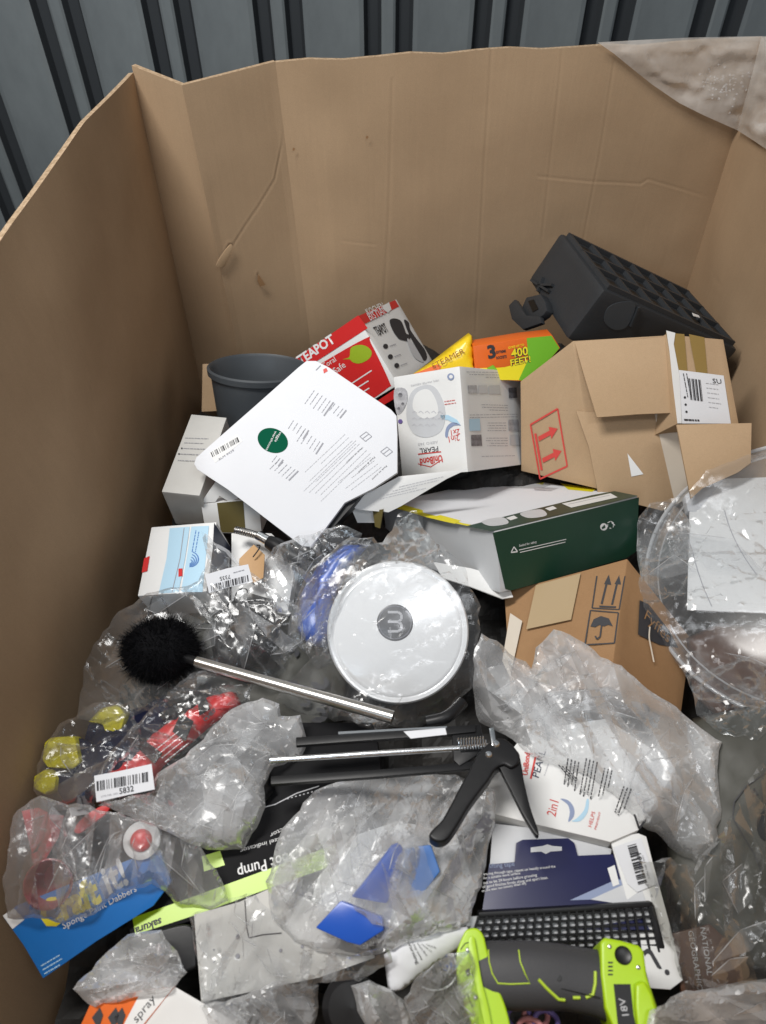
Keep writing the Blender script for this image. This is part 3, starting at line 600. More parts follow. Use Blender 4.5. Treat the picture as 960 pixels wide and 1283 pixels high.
ext('white_scrap', lo, [(786, 568), (806, 594), (791, 597)], .0004, M['white'], t, lift=.0015)
# ---- taped carton behind, brown inner flap
B2 = Bx({'011': (833, 416), '111': (907, 428), '101': (926, 530), '001': (852, 532)}, '011', .67, (.12, .18, .16))
t = boxthing('taped_carton', B2, M['kraft2'], 'brown carton with olive tape and a courier label behind the arrow carton', 'box', seed=15, dent=.003)
f = B2.face('z1')
ext('tape_strip', f, [(834, 417), (857, 419), (861, 466), (845, 466)], .0005, M['tapeb'], t, lift=.0012); ext('tape_strip', f, [(863, 419), (882, 423), (886, 468), (872, 467)], .0005, M['tapeb'], t, lift=.0012)
ext('torn_edge', f, [(834, 415), (845, 418), (843, 432), (850, 470), (853, 531), (848, 531), (842, 480), (838, 440)], .001, M['white'], t, lift=.003)
ext('shipping_label', f, [(850, 464), (906, 471), (915, 531), (854, 531)], .0005, M['paper'], t, lift=.0018)
lf_ = (f[0]+f[1]*.0022, f[1])
barcode(lf_, (862, 474), (878, 476), (3, 27), M['ink'], t, n=16, seed=3)
smalltext(lf_, (856, 468), (862, 500), (4, 0), 2, M['ink'], t, 1.4, 5); smalltext(lf_, (884, 480), (900, 482), (.8, 6), 6, M['inkl'], t, .9, 6)
text('SU', lf_, (893, 480), (904, 481), M['ink'], t, ys=.7); smalltext(lf_, (857, 526), (878, 527), (0, 3), 1, M['ink'], t, 2.4, 8)
for k in range(3): decal('label_mark', lf_, ringpts(lf_, 858+k, 498+k*9, 1.6, 6), M['ink'], t)
pl = p3((849, 533, .615), (942, 531, .62), (868, 620, .53))
t = tag(ext('carton_flap', pl, [(848, 532), (942, 530), (941, 580), (925, 592), (880, 612), (866, 625), (857, 580)], .005, M['kraft2'], bevel=.0008), 'plain brown cardboard flap sticking up right of the arrow carton', 'cardboard')
# ---- big white printed sheet (thin padded carton)
pl = p3((243, 580, .535), (390, 452, .655), (385, 685, .475))
t = thing('white_box_lid', on(pl, 380, 570, -.02), 'large flat white printed sheet with green round sticker lying across the heap', 'sheet')
out = [(246, 573), (256, 564), (320, 508), (374, 460), (384, 452), (396, 452), (412, 460), (450, 486), (490, 513), (497, 521), (498, 545), (498, 592), (468, 612), (432, 630), (408, 662), (389, 685), (378, 684), (340, 655), (285, 613), (247, 588), (243, 581)]
ext('card_sheet', pl, out, .010, M['paper'], t, bevel=.0015)
ext('shadow_slab', (pl[0]-pl[1]*.0115, pl[1]), [(262, 590), (385, 470), (480, 520), (480, 590), (392, 690), (384, 692)], .03, M['black'], t)  # black slab added under the sheet to stand for its shadow
c = (342, 552); decal('round_sticker', pl, [(342+19*math.cos(a)*1, 552+15.5*math.sin(a)+3*math.cos(a)) for a in np.linspace(0, 2*math.pi, 36, endpoint=False)], M['green2'], t)
text('veggie', pl, (351, 541), (344, 553), M['wink'], t, ys=.9, lift=.0012); text('warehouse', pl, (345, 540), (333, 564), M['wink'], t, ys=.75, lift=.0012)
decal('label_patch', pl, [(262, 568), (297, 544), (304, 553), (270, 580)], M['white'], t, lift=.0004)
barcode(pl, (264, 567), (299, 547), (2.5, 6), M['ink'], t, n=40, seed=5); text('8LM 9439', pl, (275, 577), (294, 565), M['ink2'], t, ys=.7)
for (a, b, dn, n_, s) in [((414, 502), (402, 519), (-5, -3.2), 5, 1), ((430, 512), (422, 522), (-5, -3.2), 3, 2), ((383, 537), (376, 548), (-5, -3.4), 4, 3), ((401, 553), (392, 567), (-5, -3.4), 5, 4), ((351, 574), (345, 582), (-4, -3), 2, 5), ((370, 588), (358, 600), (-5, -3), 5, 6)]:
    smalltext(pl, a, b, dn, n_, M['ink2'], t, .8, s)
    strokes('lettering', pl, [(a[0]+4, a[1]+2, b[0]+4, b[1]+2)], 1.9, M['ink2'], t)
for (a, b, dn, n_, s) in [((446, 556), (392, 607), (-4.5, -4), 4, 11), ((464, 568), (398, 632), (-4.5, -4), 5, 12), ((478, 585), (436, 617), (-4.5, -4), 4, 13)]:
    smalltext(pl, a, b, dn, n_, M['inkl'], t, .8, s)
for a, b, s in [((453, 561), (434, 579), 'Pack as needed'), ((469, 572), (449, 591), 'Pack & needed'), ((484, 583), (466, 600), 'Pack as travel')]:
    text(s, pl, a, b, M['ink'], t, ys=.6)
for x, y in ((458, 547), (484, 566)): strokes('cube_print', pl, [(x-7, y, x+1, y-6), (x+1, y-6, x+8, y), (x+8, y, x, y+6), (x, y+6, x-7, y), (x-4, y+3, x+4, y-3)], .9, M['ink2'], t)
decal('red_mark', pl, [(405, 463), (409, 461), (411, 465), (406, 468)], M['redd'], t); strokes('lettering', pl, [(396, 464, 402, 458)], 1.2, M['ink2'], t)
# ---- pearl box
B = Bx({'001': (505, 600), '101': (585, 588), '111': (577, 461), '011': (492, 471), '100': (657, 582), '110': (651, 465)}, '111', .64)
t = boxthing('humidifier_box', B, M['white'], 'white pearl appliance box printed upside down behind the green box', 'box', seed=20)
f = B.face('z1'); q, g = whichface(B, 620, 520)
ctr = lambda pts: decal('appliance_print', f, pts, M['egg'], t, curve=5)
decal('appliance_print', f, [(534, 482), (547, 487), (556, 505), (558, 525), (552, 541), (536, 548), (520, 544), (511, 530), (510, 510), (517, 490)], M['egg'], t, curve=5)
decal('appliance_highlight', f, [(530, 488), (540, 490), (548, 505), (548, 520), (530, 524), (518, 512), (520, 496)], M['white'], t, lift=.001, curve=5)
for k in range(14): x = 517+(k % 5)*8; y = 517+(k//5)*8; strokes('vent_print', f, [(x, y, x+3, y-2), (x+3, y-2, x+6, y+1)], 1.3, M['inkl'], t, lift=.0013)
text('UniBond', f, (554, 570), (526, 575), M['redd'], t, ys=1.3, bold=.03); strokes('print_underline', f, [(524, 569, 553, 566)], 1.6, M['redd'], t)
text('PEARL', f, (549, 559), (526, 562), M['ink'], t, ys=.9); text('AERO 360', f, (549, 552), (524, 555), M['inkl'], t, ys=.7)
strokes('logo_frame', f, [(524, 581, 540, 585), (540, 585, 555, 575)], 1.2, M['redd'], t)
decal('blue_arc_print', f, [(552, 520), (562, 520), (573, 526), (577, 532), (570, 531), (561, 526), (553, 526)], M['pale'], t); decal('navy_arc_print', f, [(558, 546), (560, 535), (568, 529), (578, 533), (570, 533), (563, 538), (561, 548)], M['slate'], t, curve=3)
text('2in1', f, (575, 544), (562, 547), M['redd'], t, ys=1.1); text('2x1', f, (576, 537), (565, 539), M['redd'], t)
decal('round_icon', f, ringpts(f, 565, 472, 4.4, 16), M['slate'], t); decal('round_icon', f, ringpts(f, 565.5, 472, 2.4, 10), M['white'], t, lift=.0012)
smalltext(f, (557, 503), (572, 501), (.3, 3.6), 2, M['redd'], t, .9, 31); text('100% WATER ABSORB', f, (550, 475), (515, 482), M['inkl'], t, ys=.8)
decal('photo_print', f, [(494, 489), (508, 487), (511, 500), (505, 515), (497, 518)], M['photo'], t, curve=3)
for (x, y, w_, m_) in [(502, 495, 3, 'photod'), (505, 506, 2, 'photod'), (500, 512, 2, 'photod'), (502, 528, 3, 'violet')]: decal('photo_print', f, ringpts(f, x, y, w_, 7), M[m_], t, lift=.001)
if g is not None:
    for (x0, y0, x1, y1, m_) in [(586, 483, 597, 493, 'photo'), (599, 483, 610, 493, 'egg'), (612, 483, 626, 494, 'egg'), (637, 486, 647, 499, 'photod'), (588, 525, 601, 540, 'pale'), (637, 526, 649, 540, 'photo'), (590, 545, 603, 559, 'photod'), (639, 545, 650, 558, 'egg')]:
        decal('photo_print', g, [(x0, y0), (x1, y0-.5), (x1+1, y1-.5), (x0+.5, y1)], M[m_], t)
    for (a, b, n_) in [((648, 467), (583, 466), 3), ((636, 508), (602, 507), 3), ((648, 519), (588, 520), 2), ((634, 530), (610, 530), 4), ((636, 549), (608, 549), 4), ((645, 571), (598, 572), 1)]:
        smalltext(g, a, b, (0, 3.2), n_, M['ink2'], t, .7, n_+20)
# lower flap of that box
pl = p3((440, 628, .50), (580, 580, .545), (497, 600, .53))
t2 = p3((430, 632, .497), (582, 585, .56), (470, 642, .487))
o = ext('open_flap', t2, [(430, 631), (470, 613), (500, 597), (586, 588), (560, 600), (503, 634), (487, 642), (452, 639), (436, 634)], .002, M['white'], t, bevel=.0006)
smalltext((t2[0], t2[1]), (500, 610), (560, 596), (-8, 5), 4, M['inkl'], t, .9, 41)
ext('flap_tab', p3((442, 630, .49), (476, 628, .49), (450, 650, .46)), [(441, 630), (476, 631), (475, 641), (470, 655), (448, 655), (442, 641)], .002, M['white'], t)
# ---- green box
B = Bx({'001': (616, 667), '101': (801, 622), '011': (478, 632), '111': (640, 597), '000': (634, 741), '100': (797, 692)}, '001', .56)
t = boxthing('green_box', B, M['silver'], 'flat white and yellow box with a dark green end panel', 'box', seed=25, dent=.002)
f = B.face('z1'); q, fe = whichface(B, 710, 680)
decal('yellow_corner', f, [(479, 632), (493, 629), (577, 650), (612, 665), (600, 662), (540, 650)], M['yellow'], t)
decal('white_print', f, [(495, 628.5), (600, 606), (634, 599), (775, 620), (640, 660), (617, 663), (580, 656), (528, 642)], M['paper'], t, lift=.0009)
decal('yellow_band', f, [(482, 631), (492, 629), (530, 640), (530, 645), (516, 643)], M['yellow'], t, lift=.0012)
decal('yellow_band', f, [(536, 649), (552, 646), (578, 653), (570, 657), (556, 654)], M['yellow'], t, lift=.0012)
decal('yellow_band', f, [(637, 598.5), (650, 599), (683, 604), (680, 608), (655, 604)], M['yellow'], t, lift=.0012)
decal('yellow_band', f, [(702, 606), (748, 613), (742, 617), (712, 614)], M['yellow'], t, lift=.0012)
decal('green_band', f, [(616, 666.5), (800, 622), (770, 616), (742, 621), (660, 641), (584, 660), (603, 664)], M['green'], t, lift=.0012)
decal('grey_photo_print', f, [(620, 603), (640, 600), (695, 607), (676, 613), (640, 612)], M['silver'], t, lift=.0012); decal('pink_photo_print', f, [(668, 611), (700, 612), (690, 616), (670, 615)], M['photo'], t, lift=.0015)
for k in range(7): smalltext(f, (530+k*9, 637-k*4.6), (596+k*14, 650-k*5.6), (0, 0), 1, M['inkl'], t, 1, 50+k)
for k in range(9): a = np.array((535+k*12, 639-k*3.2)); smalltext(f, a, a+np.array((70+k*3, 4+k*0.2))*1.0, (0, 0), 1, M['inkl'], t, .8, 70+k)
for (x, y) in ((620, 655), (668, 645)): decal('device_print', f, [(x-16, y-1), (x+8, y-6), (x+17, y-1), (x+14, y+3), (x-6, y+5)], M['egg'], t, lift=.0016, curve=4)
for (x, y) in ((641, 651), (690, 639)): decal('device_print', f, [(x-7, y-1), (x+3, y-4), (x+8, y-1), (x-1, y+2)], M['white'], t, lift=.0016)
decal('white_label', f, [(704, 632), (765, 619), (774, 624), (716, 637)], M['white'], t, lift=.0016); smalltext(f, (712, 633), (766, 621), (2, 2), 2, M['ink2'], t, 1, 91) if False else strokes('lettering', f, [(712, 633, 764, 621.5)], 1.4, M['inkl'], t, lift=.002)
decal('green_panel', fe, [(617, 667.5), (800.5, 623), (797, 691), (785, 699), (640, 740), (633, 738)], M['green'], t)
strokes('triangle_print', fe, [(640, 692, 643.5, 685), (643.5, 685, 648, 691), (648, 691, 640, 692)], 1.4, M['wink'], t, lift=.0012)
text('Sealed for safety', fe, (650, 685), (672, 680), M['wink'], t, ys=1, lift=.0012)
strokes('lettering', fe, [(650, 689, 709, 675.5), (651, 692, 708, 679)], .9, M['wink'], t, lift=.0012)
decal('round_print', fe, ringpts(fe, 756, 660, 4.6, 14), M['wink'], t, lift=.0012); decal('round_print', fe, [(753, 661), (757, 657), (758, 661), (754, 663)], M['green'], t, lift=.0016)
strokes('recycle_print', fe, [(764+4*math.cos(a), 657.5+4.5*math.sin(a), 764+4*math.cos(a+.8)+1, 657.5+4.5*math.sin(a+.8)) for a in (0, 1.25, 2.5, 3.75, 5)]+[(766, 655, 770, 658)], 1.2, M['wink'], t, lift=.0012)
pl = p3((560, 712, .475), (636, 745, .455), (540, 700, .48))
ext('bottom_flap', pl, [(543, 704), (590, 712), (634, 724), (643, 748), (630, 750), (590, 735), (555, 724)], .002, M['white'], t)
# white tape piece on the left side
q, fs = whichface(B, 560, 680) or ('x0', B.face('x0'))
decal('tape_strip', fs, [(517, 645), (530, 647), (532, 672), (518, 668)], M['gloss'], t)
ext('green_flap_edge', p3((467, 640, .48), (480, 636, .5), (470, 668, .45)), [(467, 640), (480, 638), (476, 662), (470, 660)], .002, M['olive'], t)
# ---- brown carton with arrow and umbrella marks
B = Hx({'001': (640, 872, .43), '101': (764, 860, .475), '011': (632, 742, .43), '111': (786, 700, .50), '110': at(866, 800, .40), '100': at(852, 905, .37), '010': at(640, 760, .25), '000': at(655, 880, .25)})
t = boxthing('umbrella_carton', B, M['kraft3'], 'brown taped carton with umbrella mark under the green box', 'box', seed=31, dent=.004)
f = B.face('z1'); fr = B.face('x1')
strokes('print_frame', f, [(740, 765, 775, 768), (775, 768, 770, 806), (770, 806, 733, 808), (733, 808, 740, 765), (748, 722, 742, 762), (742, 762, 776, 764), (776, 764, 783, 722)], 1.6, M['ink'], t)
decal('umbrella_print', f, [(740, 785), (744, 776), (753, 772), (763, 775), (768, 785), (762, 783), (757, 785), (751, 783), (746, 786)], M['ink'], t)
strokes('umbrella_print', f, [(754, 783, 752, 798), (752, 798, 748, 801), (748, 801, 746, 797)], 1.8, M['ink'], t)
strokes('arrow_print', f, [(754, 757, 761, 728), (767, 758, 774, 728), (751, 760, 772, 761)], 2.4, M['ink'], t)
decal('arrow_print', f, [(757, 732), (763, 720), (766, 733)], M['ink'], t); decal('arrow_print', f, [(770, 732), (777, 719), (779, 733)], M['ink'], t)
ext('tape_strip', f, [(672, 735), (728, 720), (716, 778), (660, 790)], .0005, M['tape'], t, lift=.0045)
ext('tape_strip', f, [(655, 780), (640, 850), (630, 830), (640, 770)], .0005, M['tapew'], t, lift=.005)
decal('logo_patch', fr, [(801, 752), (812, 757), (838, 790), (850, 812), (826, 808), (799, 795)], M['ink'], t, lift=.001)
text('Fyffes', fr, (806, 775), (836, 806), M['kraft3'], t, ys=1.0, lift=.002); decal('logo_patch', fr, [(862, 850), (868, 820), (880, 830), (872, 866)], M['ink'], t)
tube('torn_string', [on(fr, 812, 786, .004), on(fr, 810, 800, .006), on(fr, 814, 815, .004), on(fr, 817, 830, .004)], .0012, M['tapew'], t, seg=5, curve=4)
# ---- foot pump box
pl = p3((160, 1165, .40), (400, 1085, .42), (330, 930, .43))
t = thing('foot_pump_box', on(pl, 280, 1060, -.04), 'black foot pump box with a lime stripe and upside-down lettering', 'box')
ext('box_body', pl, [(166, 1176), (120, 1060), (215, 985), (330, 905), (470, 905), (480, 985), (420, 1090), (345, 1122)], .09, M['blackp'], t, bevel=.0015)
decal('lime_stripe', pl, [(166, 1150), (230, 1128), (342, 1087), (420, 1058), (424, 1082), (346, 1110), (250, 1145), (170, 1171)], M['limep'], t)
decal('lime_patch', pl, [(253, 1073), (276, 1066), (282, 1084), (256, 1092)], M['limep'], t, curve=0)
text('Foot Pump', pl, (368, 1066), (297, 1088), M['wink'], t, ys=1.15, bold=.012)
text('Black connector', pl, (398, 1016), (338, 1045), M['wink'], t, ys=.75); text('adjustable bezel indicator', pl, (396, 1036), (301, 1064), M['wink'], t, ys=.75)
text('for fast inflation', pl, (384, 1050), (322, 1061), M['wink'], t, ys=.6) if False else None
text('sakura', pl, (202, 1150), (169, 1163), M['ink'], t, ys=1, bold=.03)
strokes('score_line', pl, [(322, 1014, 345, 1008), (345, 1008, 372, 994), (372, 994, 400, 985), (322, 1014, 327, 1010)], 1, M['inkl'], t)
strokes('perforation', pl, [(360+k*5, 1001-k*1.4, 362+k*5, 1000.5-k*1.4) for k in range(14)], 1, M['inkl'], t)
# ---- patterned cloth, black pouch, lens case and tissue box at the left
pl = hp(300, 830, .372, .05, -.12)
t = thing('patterned_bag', on(pl, 300, 850), 'grey bag with black scroll pattern lying below the steel handle', 'bag')
puffmesh('bag_fabric', pl, [(150, 820), (250, 760), (380, 770), (440, 830), (430, 905), (340, 930), (220, 925), (150, 900)], .014, M['khaki'], t, sp=7)
r = random.Random(4)
for k in range(26):
    x, y = r.uniform(180, 425), r.uniform(800, 905); a0 = r.uniform(0, 6); rr = r.uniform(5, 10)
    for s_ in (0,):
        o_ = [(x+rr*math.cos(a0+a)*(1+.1*a), y+rr*.8*math.sin(a0+a)*(1+.1*a)) for a in np.linspace(0, 4.2, 10)]; i_ = [(x+rr*.45*math.cos(a0+a), y+rr*.36*math.sin(a0+a)) for a in np.linspace(4.0, 0, 9)]
        decal('scroll_print', pl, o_+i_, M['ink'], t, lift=.021)
pl = p3((187, 658, .475), (270, 654, .475), (175, 745, .43))
B = Bx({'011': (190, 658), '111': (267, 654), '101': (262, 742), '001': (172, 746), '110': (297, 697)}, '011', .475, (.115, .13, .05))
t = boxthing('pale_blue_box', B, M['white'], 'pale blue and white box with dark navy side in the left corner', 'box', seed=41)
f = B.face('z1'); q = whichface(B, 285, 690)
decal('blue_band', f, [(213, 662), (238, 660), (232, 700), (224, 742), (199, 744), (209, 700)], M['pale'], t); decal('blue_band', f, [(240, 660), (262, 659), (254, 742), (227, 742), (234, 700)], M['pale'], t, lift=.0007)
strokes('score_line', f, [(231, 662, 226, 700), (226, 700, 216, 742)], 1, M['ink2'], t, lift=.0012)
for k in range(4): decal('swirl_print', f, [(231+k*4, 706-k*3+a*0) if False else (238+math.cos(a)*(4+k*2.6), 704+math.sin(a)*(3+k*2.4)-k) for a in np.linspace(-1.2, 1.6, 8)]+[(238+math.cos(a)*(2.6+k*2.6), 704+math.sin(a)*(2+k*2.4)-k) for a in np.linspace(1.6, -1.2, 8)], M['swirl'], t, lift=.0012)
decal('red_print', f, [(224, 713), (229, 712.5), (229, 722), (224, 723)], M['red'], t, lift=.0014); smalltext(f, (245, 692), (250, 664), (-4, 0), 2, M['swirl'], t, 1.3, 4)
decal('red_print', f, [(181, 700), (188, 697), (185, 716), (178, 718)], M['red'], t, lift=.0014)
if q: decal('navy_side', q[1], [(268, 655), (297, 698), (288, 745), (263, 742)], M['navyd'], t)
# ---- shower hose, tag
t = thing('shower_hose', at(325, 672, .45), 'ribbed chrome shower hose end with black grip under the white sheet', 'hose')
P = [at(296, 664, .470), at(306, 665, .472), at(316, 668, .474), at(326, 672, .474)]
tube('hose', P, .0055, M['zinc'], t, curve=4)
for k in range(11): q0 = P[0]+(P[3]-P[0])*k/10.5; d = nrm(P[3]-P[0]); tube('hose_ring', [q0-d*.001, q0+d*.001], .0072, M['chrome'], t, seg=12)
tube('collar', [at(324, 671, .474), at(338, 679, .474)], .0095, M['zinc'], t); tube('grip', [at(337, 679, .474), at(345, 683, .475), at(362, 694, .472), at(380, 704, .47)], [.0125, .015, .0155, .014], M['black'], t)
pl = hp(310, 705, .455, .1, -.3)
t = tag(ext('card_tag', pl, [(300, 700), (318, 682), (332, 695), (330, 724), (318, 730), (298, 722)], .003, M['tan'], bevel=.0006), 'small tan cardboard tag beside the shower hose', 'tag')
t = tag(tube('metal_clip', [at(317, 698, .465), at(323, 690, .47), at(326, 684, .472), at(322, 683, .47)], .0013, M['black'], curve=4, seg=6), 'thin bent black wire clip on the tan tag', 'clip')
pl = p3((290, 670, .43), (360, 760, .40), (290, 760, .39))
t = tag(ext('white_carton', pl, [(290, 668), (340, 668), (372, 700), (360, 770), (290, 760)], .03, M['white'], bevel=.001), 'white card panel below the shower hose', 'card')
# ---- black accessories in the clear bag
pl = hp(305, 790, .43, .0, -.1)
t = thing('headphones', on(pl, 305, 800), 'black folded accessory with thin wire loops inside the clear bag', 'headphones')
puffmesh('pouch', pl, [(262, 792), (280, 760), (310, 742), (345, 752), (352, 790), (335, 832), (295, 845), (268, 825)], .022, M['black'], t, sp=6, seed=4)
for s_, pts in enumerate([[(184, 780), (192, 745), (202, 748), (215, 775)], [(290, 770), (297, 742), (310, 740), (306, 770)], [(308, 754), (330, 752), (345, 765), (350, 790)], [(245, 782), (265, 780), (285, 770)]]):
    tube('wire', [at(x, y, .455) for x, y in pts], .0013, M['black'], t, seg=6, curve=5)
t = tag(ext('label_7335', hp(287, 725, .482, .0, -.35), [(257, 720), (311, 707), (317, 729), (262, 743)], .0004, M['paper']), 'white barcode label upside down on the clear bag by the brush', 'label') if False else None
# ---- round white lidded pot
c = at(499, 791, .475); n = nrm(-ray(499, 760)+np.array([.04, -.02, .10]))
t = thing('round_white_box', c-n*.06, 'round white lid with grey m badge wrapped in a clear bag', 'container')
u = nrm(np.cross(n, [0, 1, 0])); xd = u
Rr = .1175
lathe('white_lid', c, n, [(0, 0), (Rr*.86, .0002), (Rr*.895, -.0008), (Rr*.91, -.0022), (Rr*.93, -.0008), (Rr*.975, -.0005), (Rr, -.004), (Rr*1.005, -.012), (Rr*.99, -.014)], M['gloss'], t, seg=128, xdir=xd)
lathe('pot_side', c, n, [(Rr*.975, -.012), (Rr*.97, -.05), (Rr*.93, -.065), (0, -.066)], M['egg'], t, seg=96, xdir=xd)
pc = (c, n); lathe('badge', on(pc, 495, 780), n, [(0, .0016), (.0285, .0016), (.0298, .001), (.0305, -.001)], M['logo'], t, seg=64, xdir=xd)
lathe('badge_ring', on(pc, 495, 780), n, [(.0262, .0017), (.0264, .0021), (.0272, .0021), (.0274, .0017)], M['ink2'], t, seg=64, xdir=xd)
text('m', pc, (507, 797), (506, 768), M['inkl'], t, ys=1.1, bold=-.0, lift=.0022) if False else text('m', pc, (503, 768), (502, 795), M['inkl'], t, ys=1.0, lift=.0022) if False else None
a_ = lambda: None
strokes('lettering', pc, [(486, 767, 499, 767), (486, 779, 499, 779), (486, 791, 499, 791)], 3, M['inkl'], t, lift=.0022)
strokes('lettering', pc, [(499, 767, 503, 770), (503, 770, 503, 776), (503, 776, 499, 779), (499, 779, 503, 782), (503, 782, 503, 788), (503, 788, 499, 791)], 3, M['inkl'], t, lift=.0024)
text('milton', pc, (491, 800), (490, 786), M['inkl'], t, ys=.9, lift=.0022)
# ---- blue scoop
pl = (at(410, 745, .43), nrm(-ray(410, 745)+np.array([-.3, .15, .25])))
t = tag(puffmesh('blue_bowl', pl, [(372, 790), (376, 745), (398, 708), (432, 682), (462, 683), (448, 700), (432, 722), (420, 760), (414, 800), (408, 812), (385, 808)], .022, M['blue'], None, sp=6, seed=8, cr=.15), 'shiny royal blue plastic piece in a bag left of the white lid', 'bowl')
pl = hp(385, 690, .455, -.1, -.3); 
# ---- pearl pouch, navy card, white card, mesh grille
pl = p3((620, 990, .45), (790, 1045, .455), (740, 930, .45))
t = thing('pearl_box', on(pl, 690, 990, -.03), 'white pearl carton with red two-in-one print under the large clear bag', 'box')
ext('box_body', pl, [(606, 985), (612, 1018), (660, 1030), (765, 1055), (800, 1040), (850, 960), (760, 900), (660, 915)], .06, M['white'], t, bevel=.0015)
text('UniBond', pl, (661, 972), (664, 944), M['redd'], t, ys=1.1, bold=.03); strokes('print_underline', pl, [(665, 976, 671, 948)], 2, M['redd'], t)
text('PEARL', pl, (675, 975), (684, 942), M['navyd'], t, ys=.9); smalltext(pl, (682, 972), (688, 955), (3, 1), 1, M['inkl'], t, 1, 7)
decal('navy_arc_print', pl, [(702, 1001), (712, 1003), (719, 1012), (719, 1023), (712, 1030), (714, 1018), (711, 1008)], M['slate'], t, curve=3)
decal('pale_arc_print', pl, [(722, 1026), (732, 1015), (735, 1002), (738, 1003), (736, 1018), (727, 1029), (716, 1029)], M['pale'], t, curve=3)
text('2in1', pl, (696, 1024), (700, 1005), M['redd'], t, ys=1.2)
text('HELPS', pl, (741, 1037), (746, 1018), M['redd'], t, ys=.8); text('PREVENT', pl, (747, 1040), (753, 1018), M['redd'], t, ys=.6)
pl = p3((614, 1081, .435), (770, 1075, .44), (603, 1143, .43))
t = thing('wipes_pack', on(pl, 670, 1050, -.01), 'clear blister tray with silver screws above the navy card', 'packet')
ext('tray', pl, [(618, 1030), (660, 1035), (720, 1050), (768, 1062), (764, 1085), (614, 1090)], .008, M['egg'], t, lift=-.006, bevel=.001)
t = thing('navy_card', on(pl, 690, 1110, -.01), 'navy blister card with white small print and hanging slot', 'card')
ext('card', pl, [(603, 1150), (613, 1083), (645, 1080), (647, 1056), (655, 1052), (712, 1050), (720, 1056), (724, 1072), (768, 1070), (800, 1143), (815, 1165), (600, 1165)], .003, M['navy'], t, bevel=.0006)
ext('hang_slot', pl, [(665, 1062), (680, 1060), (686, 1058), (692, 1060), (704, 1061), (704, 1066), (690, 1067), (684, 1070), (678, 1067), (665, 1068)], .0005, M['egg'], t, lift=.0005)
text('lifting tape', pl, (614, 1088), (645, 1085), M['slate'], t, ys=1)
text('tracing through tape, repeat on heavily around the', pl, (606, 1097), (696, 1087), M['wink'], t, ys=1.0); text('for a suitable work surface', pl, (606, 1102), (652, 1095.5), M['wink'], t, ys=1.0)
text('cut to be 24 hours before grouting', pl, (606, 1108), (673, 1098), M['wink'], t, ys=1.0); text('of good finishes firmly along and apart lines.', pl, (605, 1113), (687, 1101), M['wink'], t, ys=1.0); text('on the stain too battery when dry.', pl, (604, 1118), (660, 1108), M['wink'], t, ys=1.0)
decal('white_wedge_print', pl, [(740, 1127), (800, 1100), (812, 1138)], M['egg'], t); decal('blue_wedge_print', pl, [(714, 1128), (770, 1103), (800, 1098), (745, 1127)], M['slate'], t, lift=.0004)
ext('white_sticker', pl, [(761, 1088), (770, 1084), (776, 1108), (768, 1111)], .0004, M['white'], t, lift=.001)
pl = p3((765, 1050, .45), (810, 1042, .45), (840, 1232, .42))
t = thing('barcode_card', on(pl, 810, 1140), 'white card with a barcode label standing behind the mesh tray', 'card')
ext('card', pl, [(766, 1056), (775, 1048), (800, 1044), (810, 1048), (818, 1080), (840, 1160), (856, 1228), (840, 1240), (815, 1238), (800, 1180)], .004, M['white'], t, bevel=.001)
ext('barcode_label', pl, [(768, 1062), (803, 1050), (822, 1108), (798, 1118), (786, 1108)], .0004, M['paper'], t, lift=.002)
pb = (pl[0]+pl[1]*.0024, pl[1]); barcode(pb, (786, 1060), (800, 1110), (11, -3), M['ink'], t, n=36, seed=8); text('1401', pb, (806, 1087), (803, 1069), M['ink'], t, ys=.9); text('LPN NR 1001', pb, (814, 1100), (806, 1072), M['ink2'], t, ys=.7)
text('?', pl, (836, 1224), (842, 1214), M['ink'], t)
pl = p3((602, 1145, .445), (822, 1136, .445), (600, 1188, .43))
t = thing('mesh_tray', on(pl, 710, 1165, -.02), 'black plastic tray with a fine square mesh above the green drill', 'tray')
ext('tray_back', pl, [(585, 1150), (815, 1136), (838, 1205), (838, 1215), (585, 1215)], .004, M['silver'], t, lift=-.005)
ext('tray_rim', pl, [(600, 1143), (818, 1130), (820, 1137), (600, 1151)], .02, M['black'], t, bevel=.002)
ext('tray_rim', pl, [(812, 1134), (820, 1133), (839, 1208), (829, 1211)], .02, M['black'], t, bevel=.002)
for i in range(22): u = i/21; bar('mesh_bar', on(pl, 600+u*215, 1149-u*13, -.002), on(pl, 580+u*250, 1215, -.002), .0018, .003, M['black'], t, pl[1])
for j in range(8): v = j/7.; bar('mesh_bar', on(pl, 598-v*12, 1152+v*58, -.0035), on(pl, 816+v*18, 1140+v*62, -.0035), .0016, .003, M['black'], t, pl[1])
# ---- drill
pl = p3((590, 1200, .505), (790, 1200, .520), (600, 1283, .50)); pn = pl[1]
t = thing('green_drill', on(pl, 690, 1230, -.03), 'lime green cordless tool body with dark grey rubber handle', 'power tool')
P = [on(pl, x, y, l) for x, y, l in [(590, 1222, .0), (622, 1222, .002), (665, 1222, .004), (705, 1224, .002), (740, 1230, 0), (768, 1238, 0)]]
V, F = [], []; sg = 28; rr = [(.036, .030), (.036, .031), (.036, .031), (.034, .030), (.034, .029), (.037, .028)]
ux = nrm(P[-1]-P[0]); uy = np.cross(pn, ux)
for p, (ra, rb) in zip(P, rr):
    for k in range(sg): a = 2*math.pi*k/sg; V.append(p+uy*ra*np.sign(math.cos(a))*abs(math.cos(a))**.8+pn*rb*np.sign(math.sin(a))*abs(math.sin(a))**.8)
for i in range(len(P)-1):
    for k in range(sg): F.append([i*sg+k, i*sg+(k+1) % sg, (i+1)*sg+(k+1) % sg, (i+1)*sg+k])
F += [list(range(sg)), list(range((len(P)-1)*sg, len(P)*sg))]
g = mesh('handle_grip', V, F, M['grip'], t, smooth=True, sharp=60)
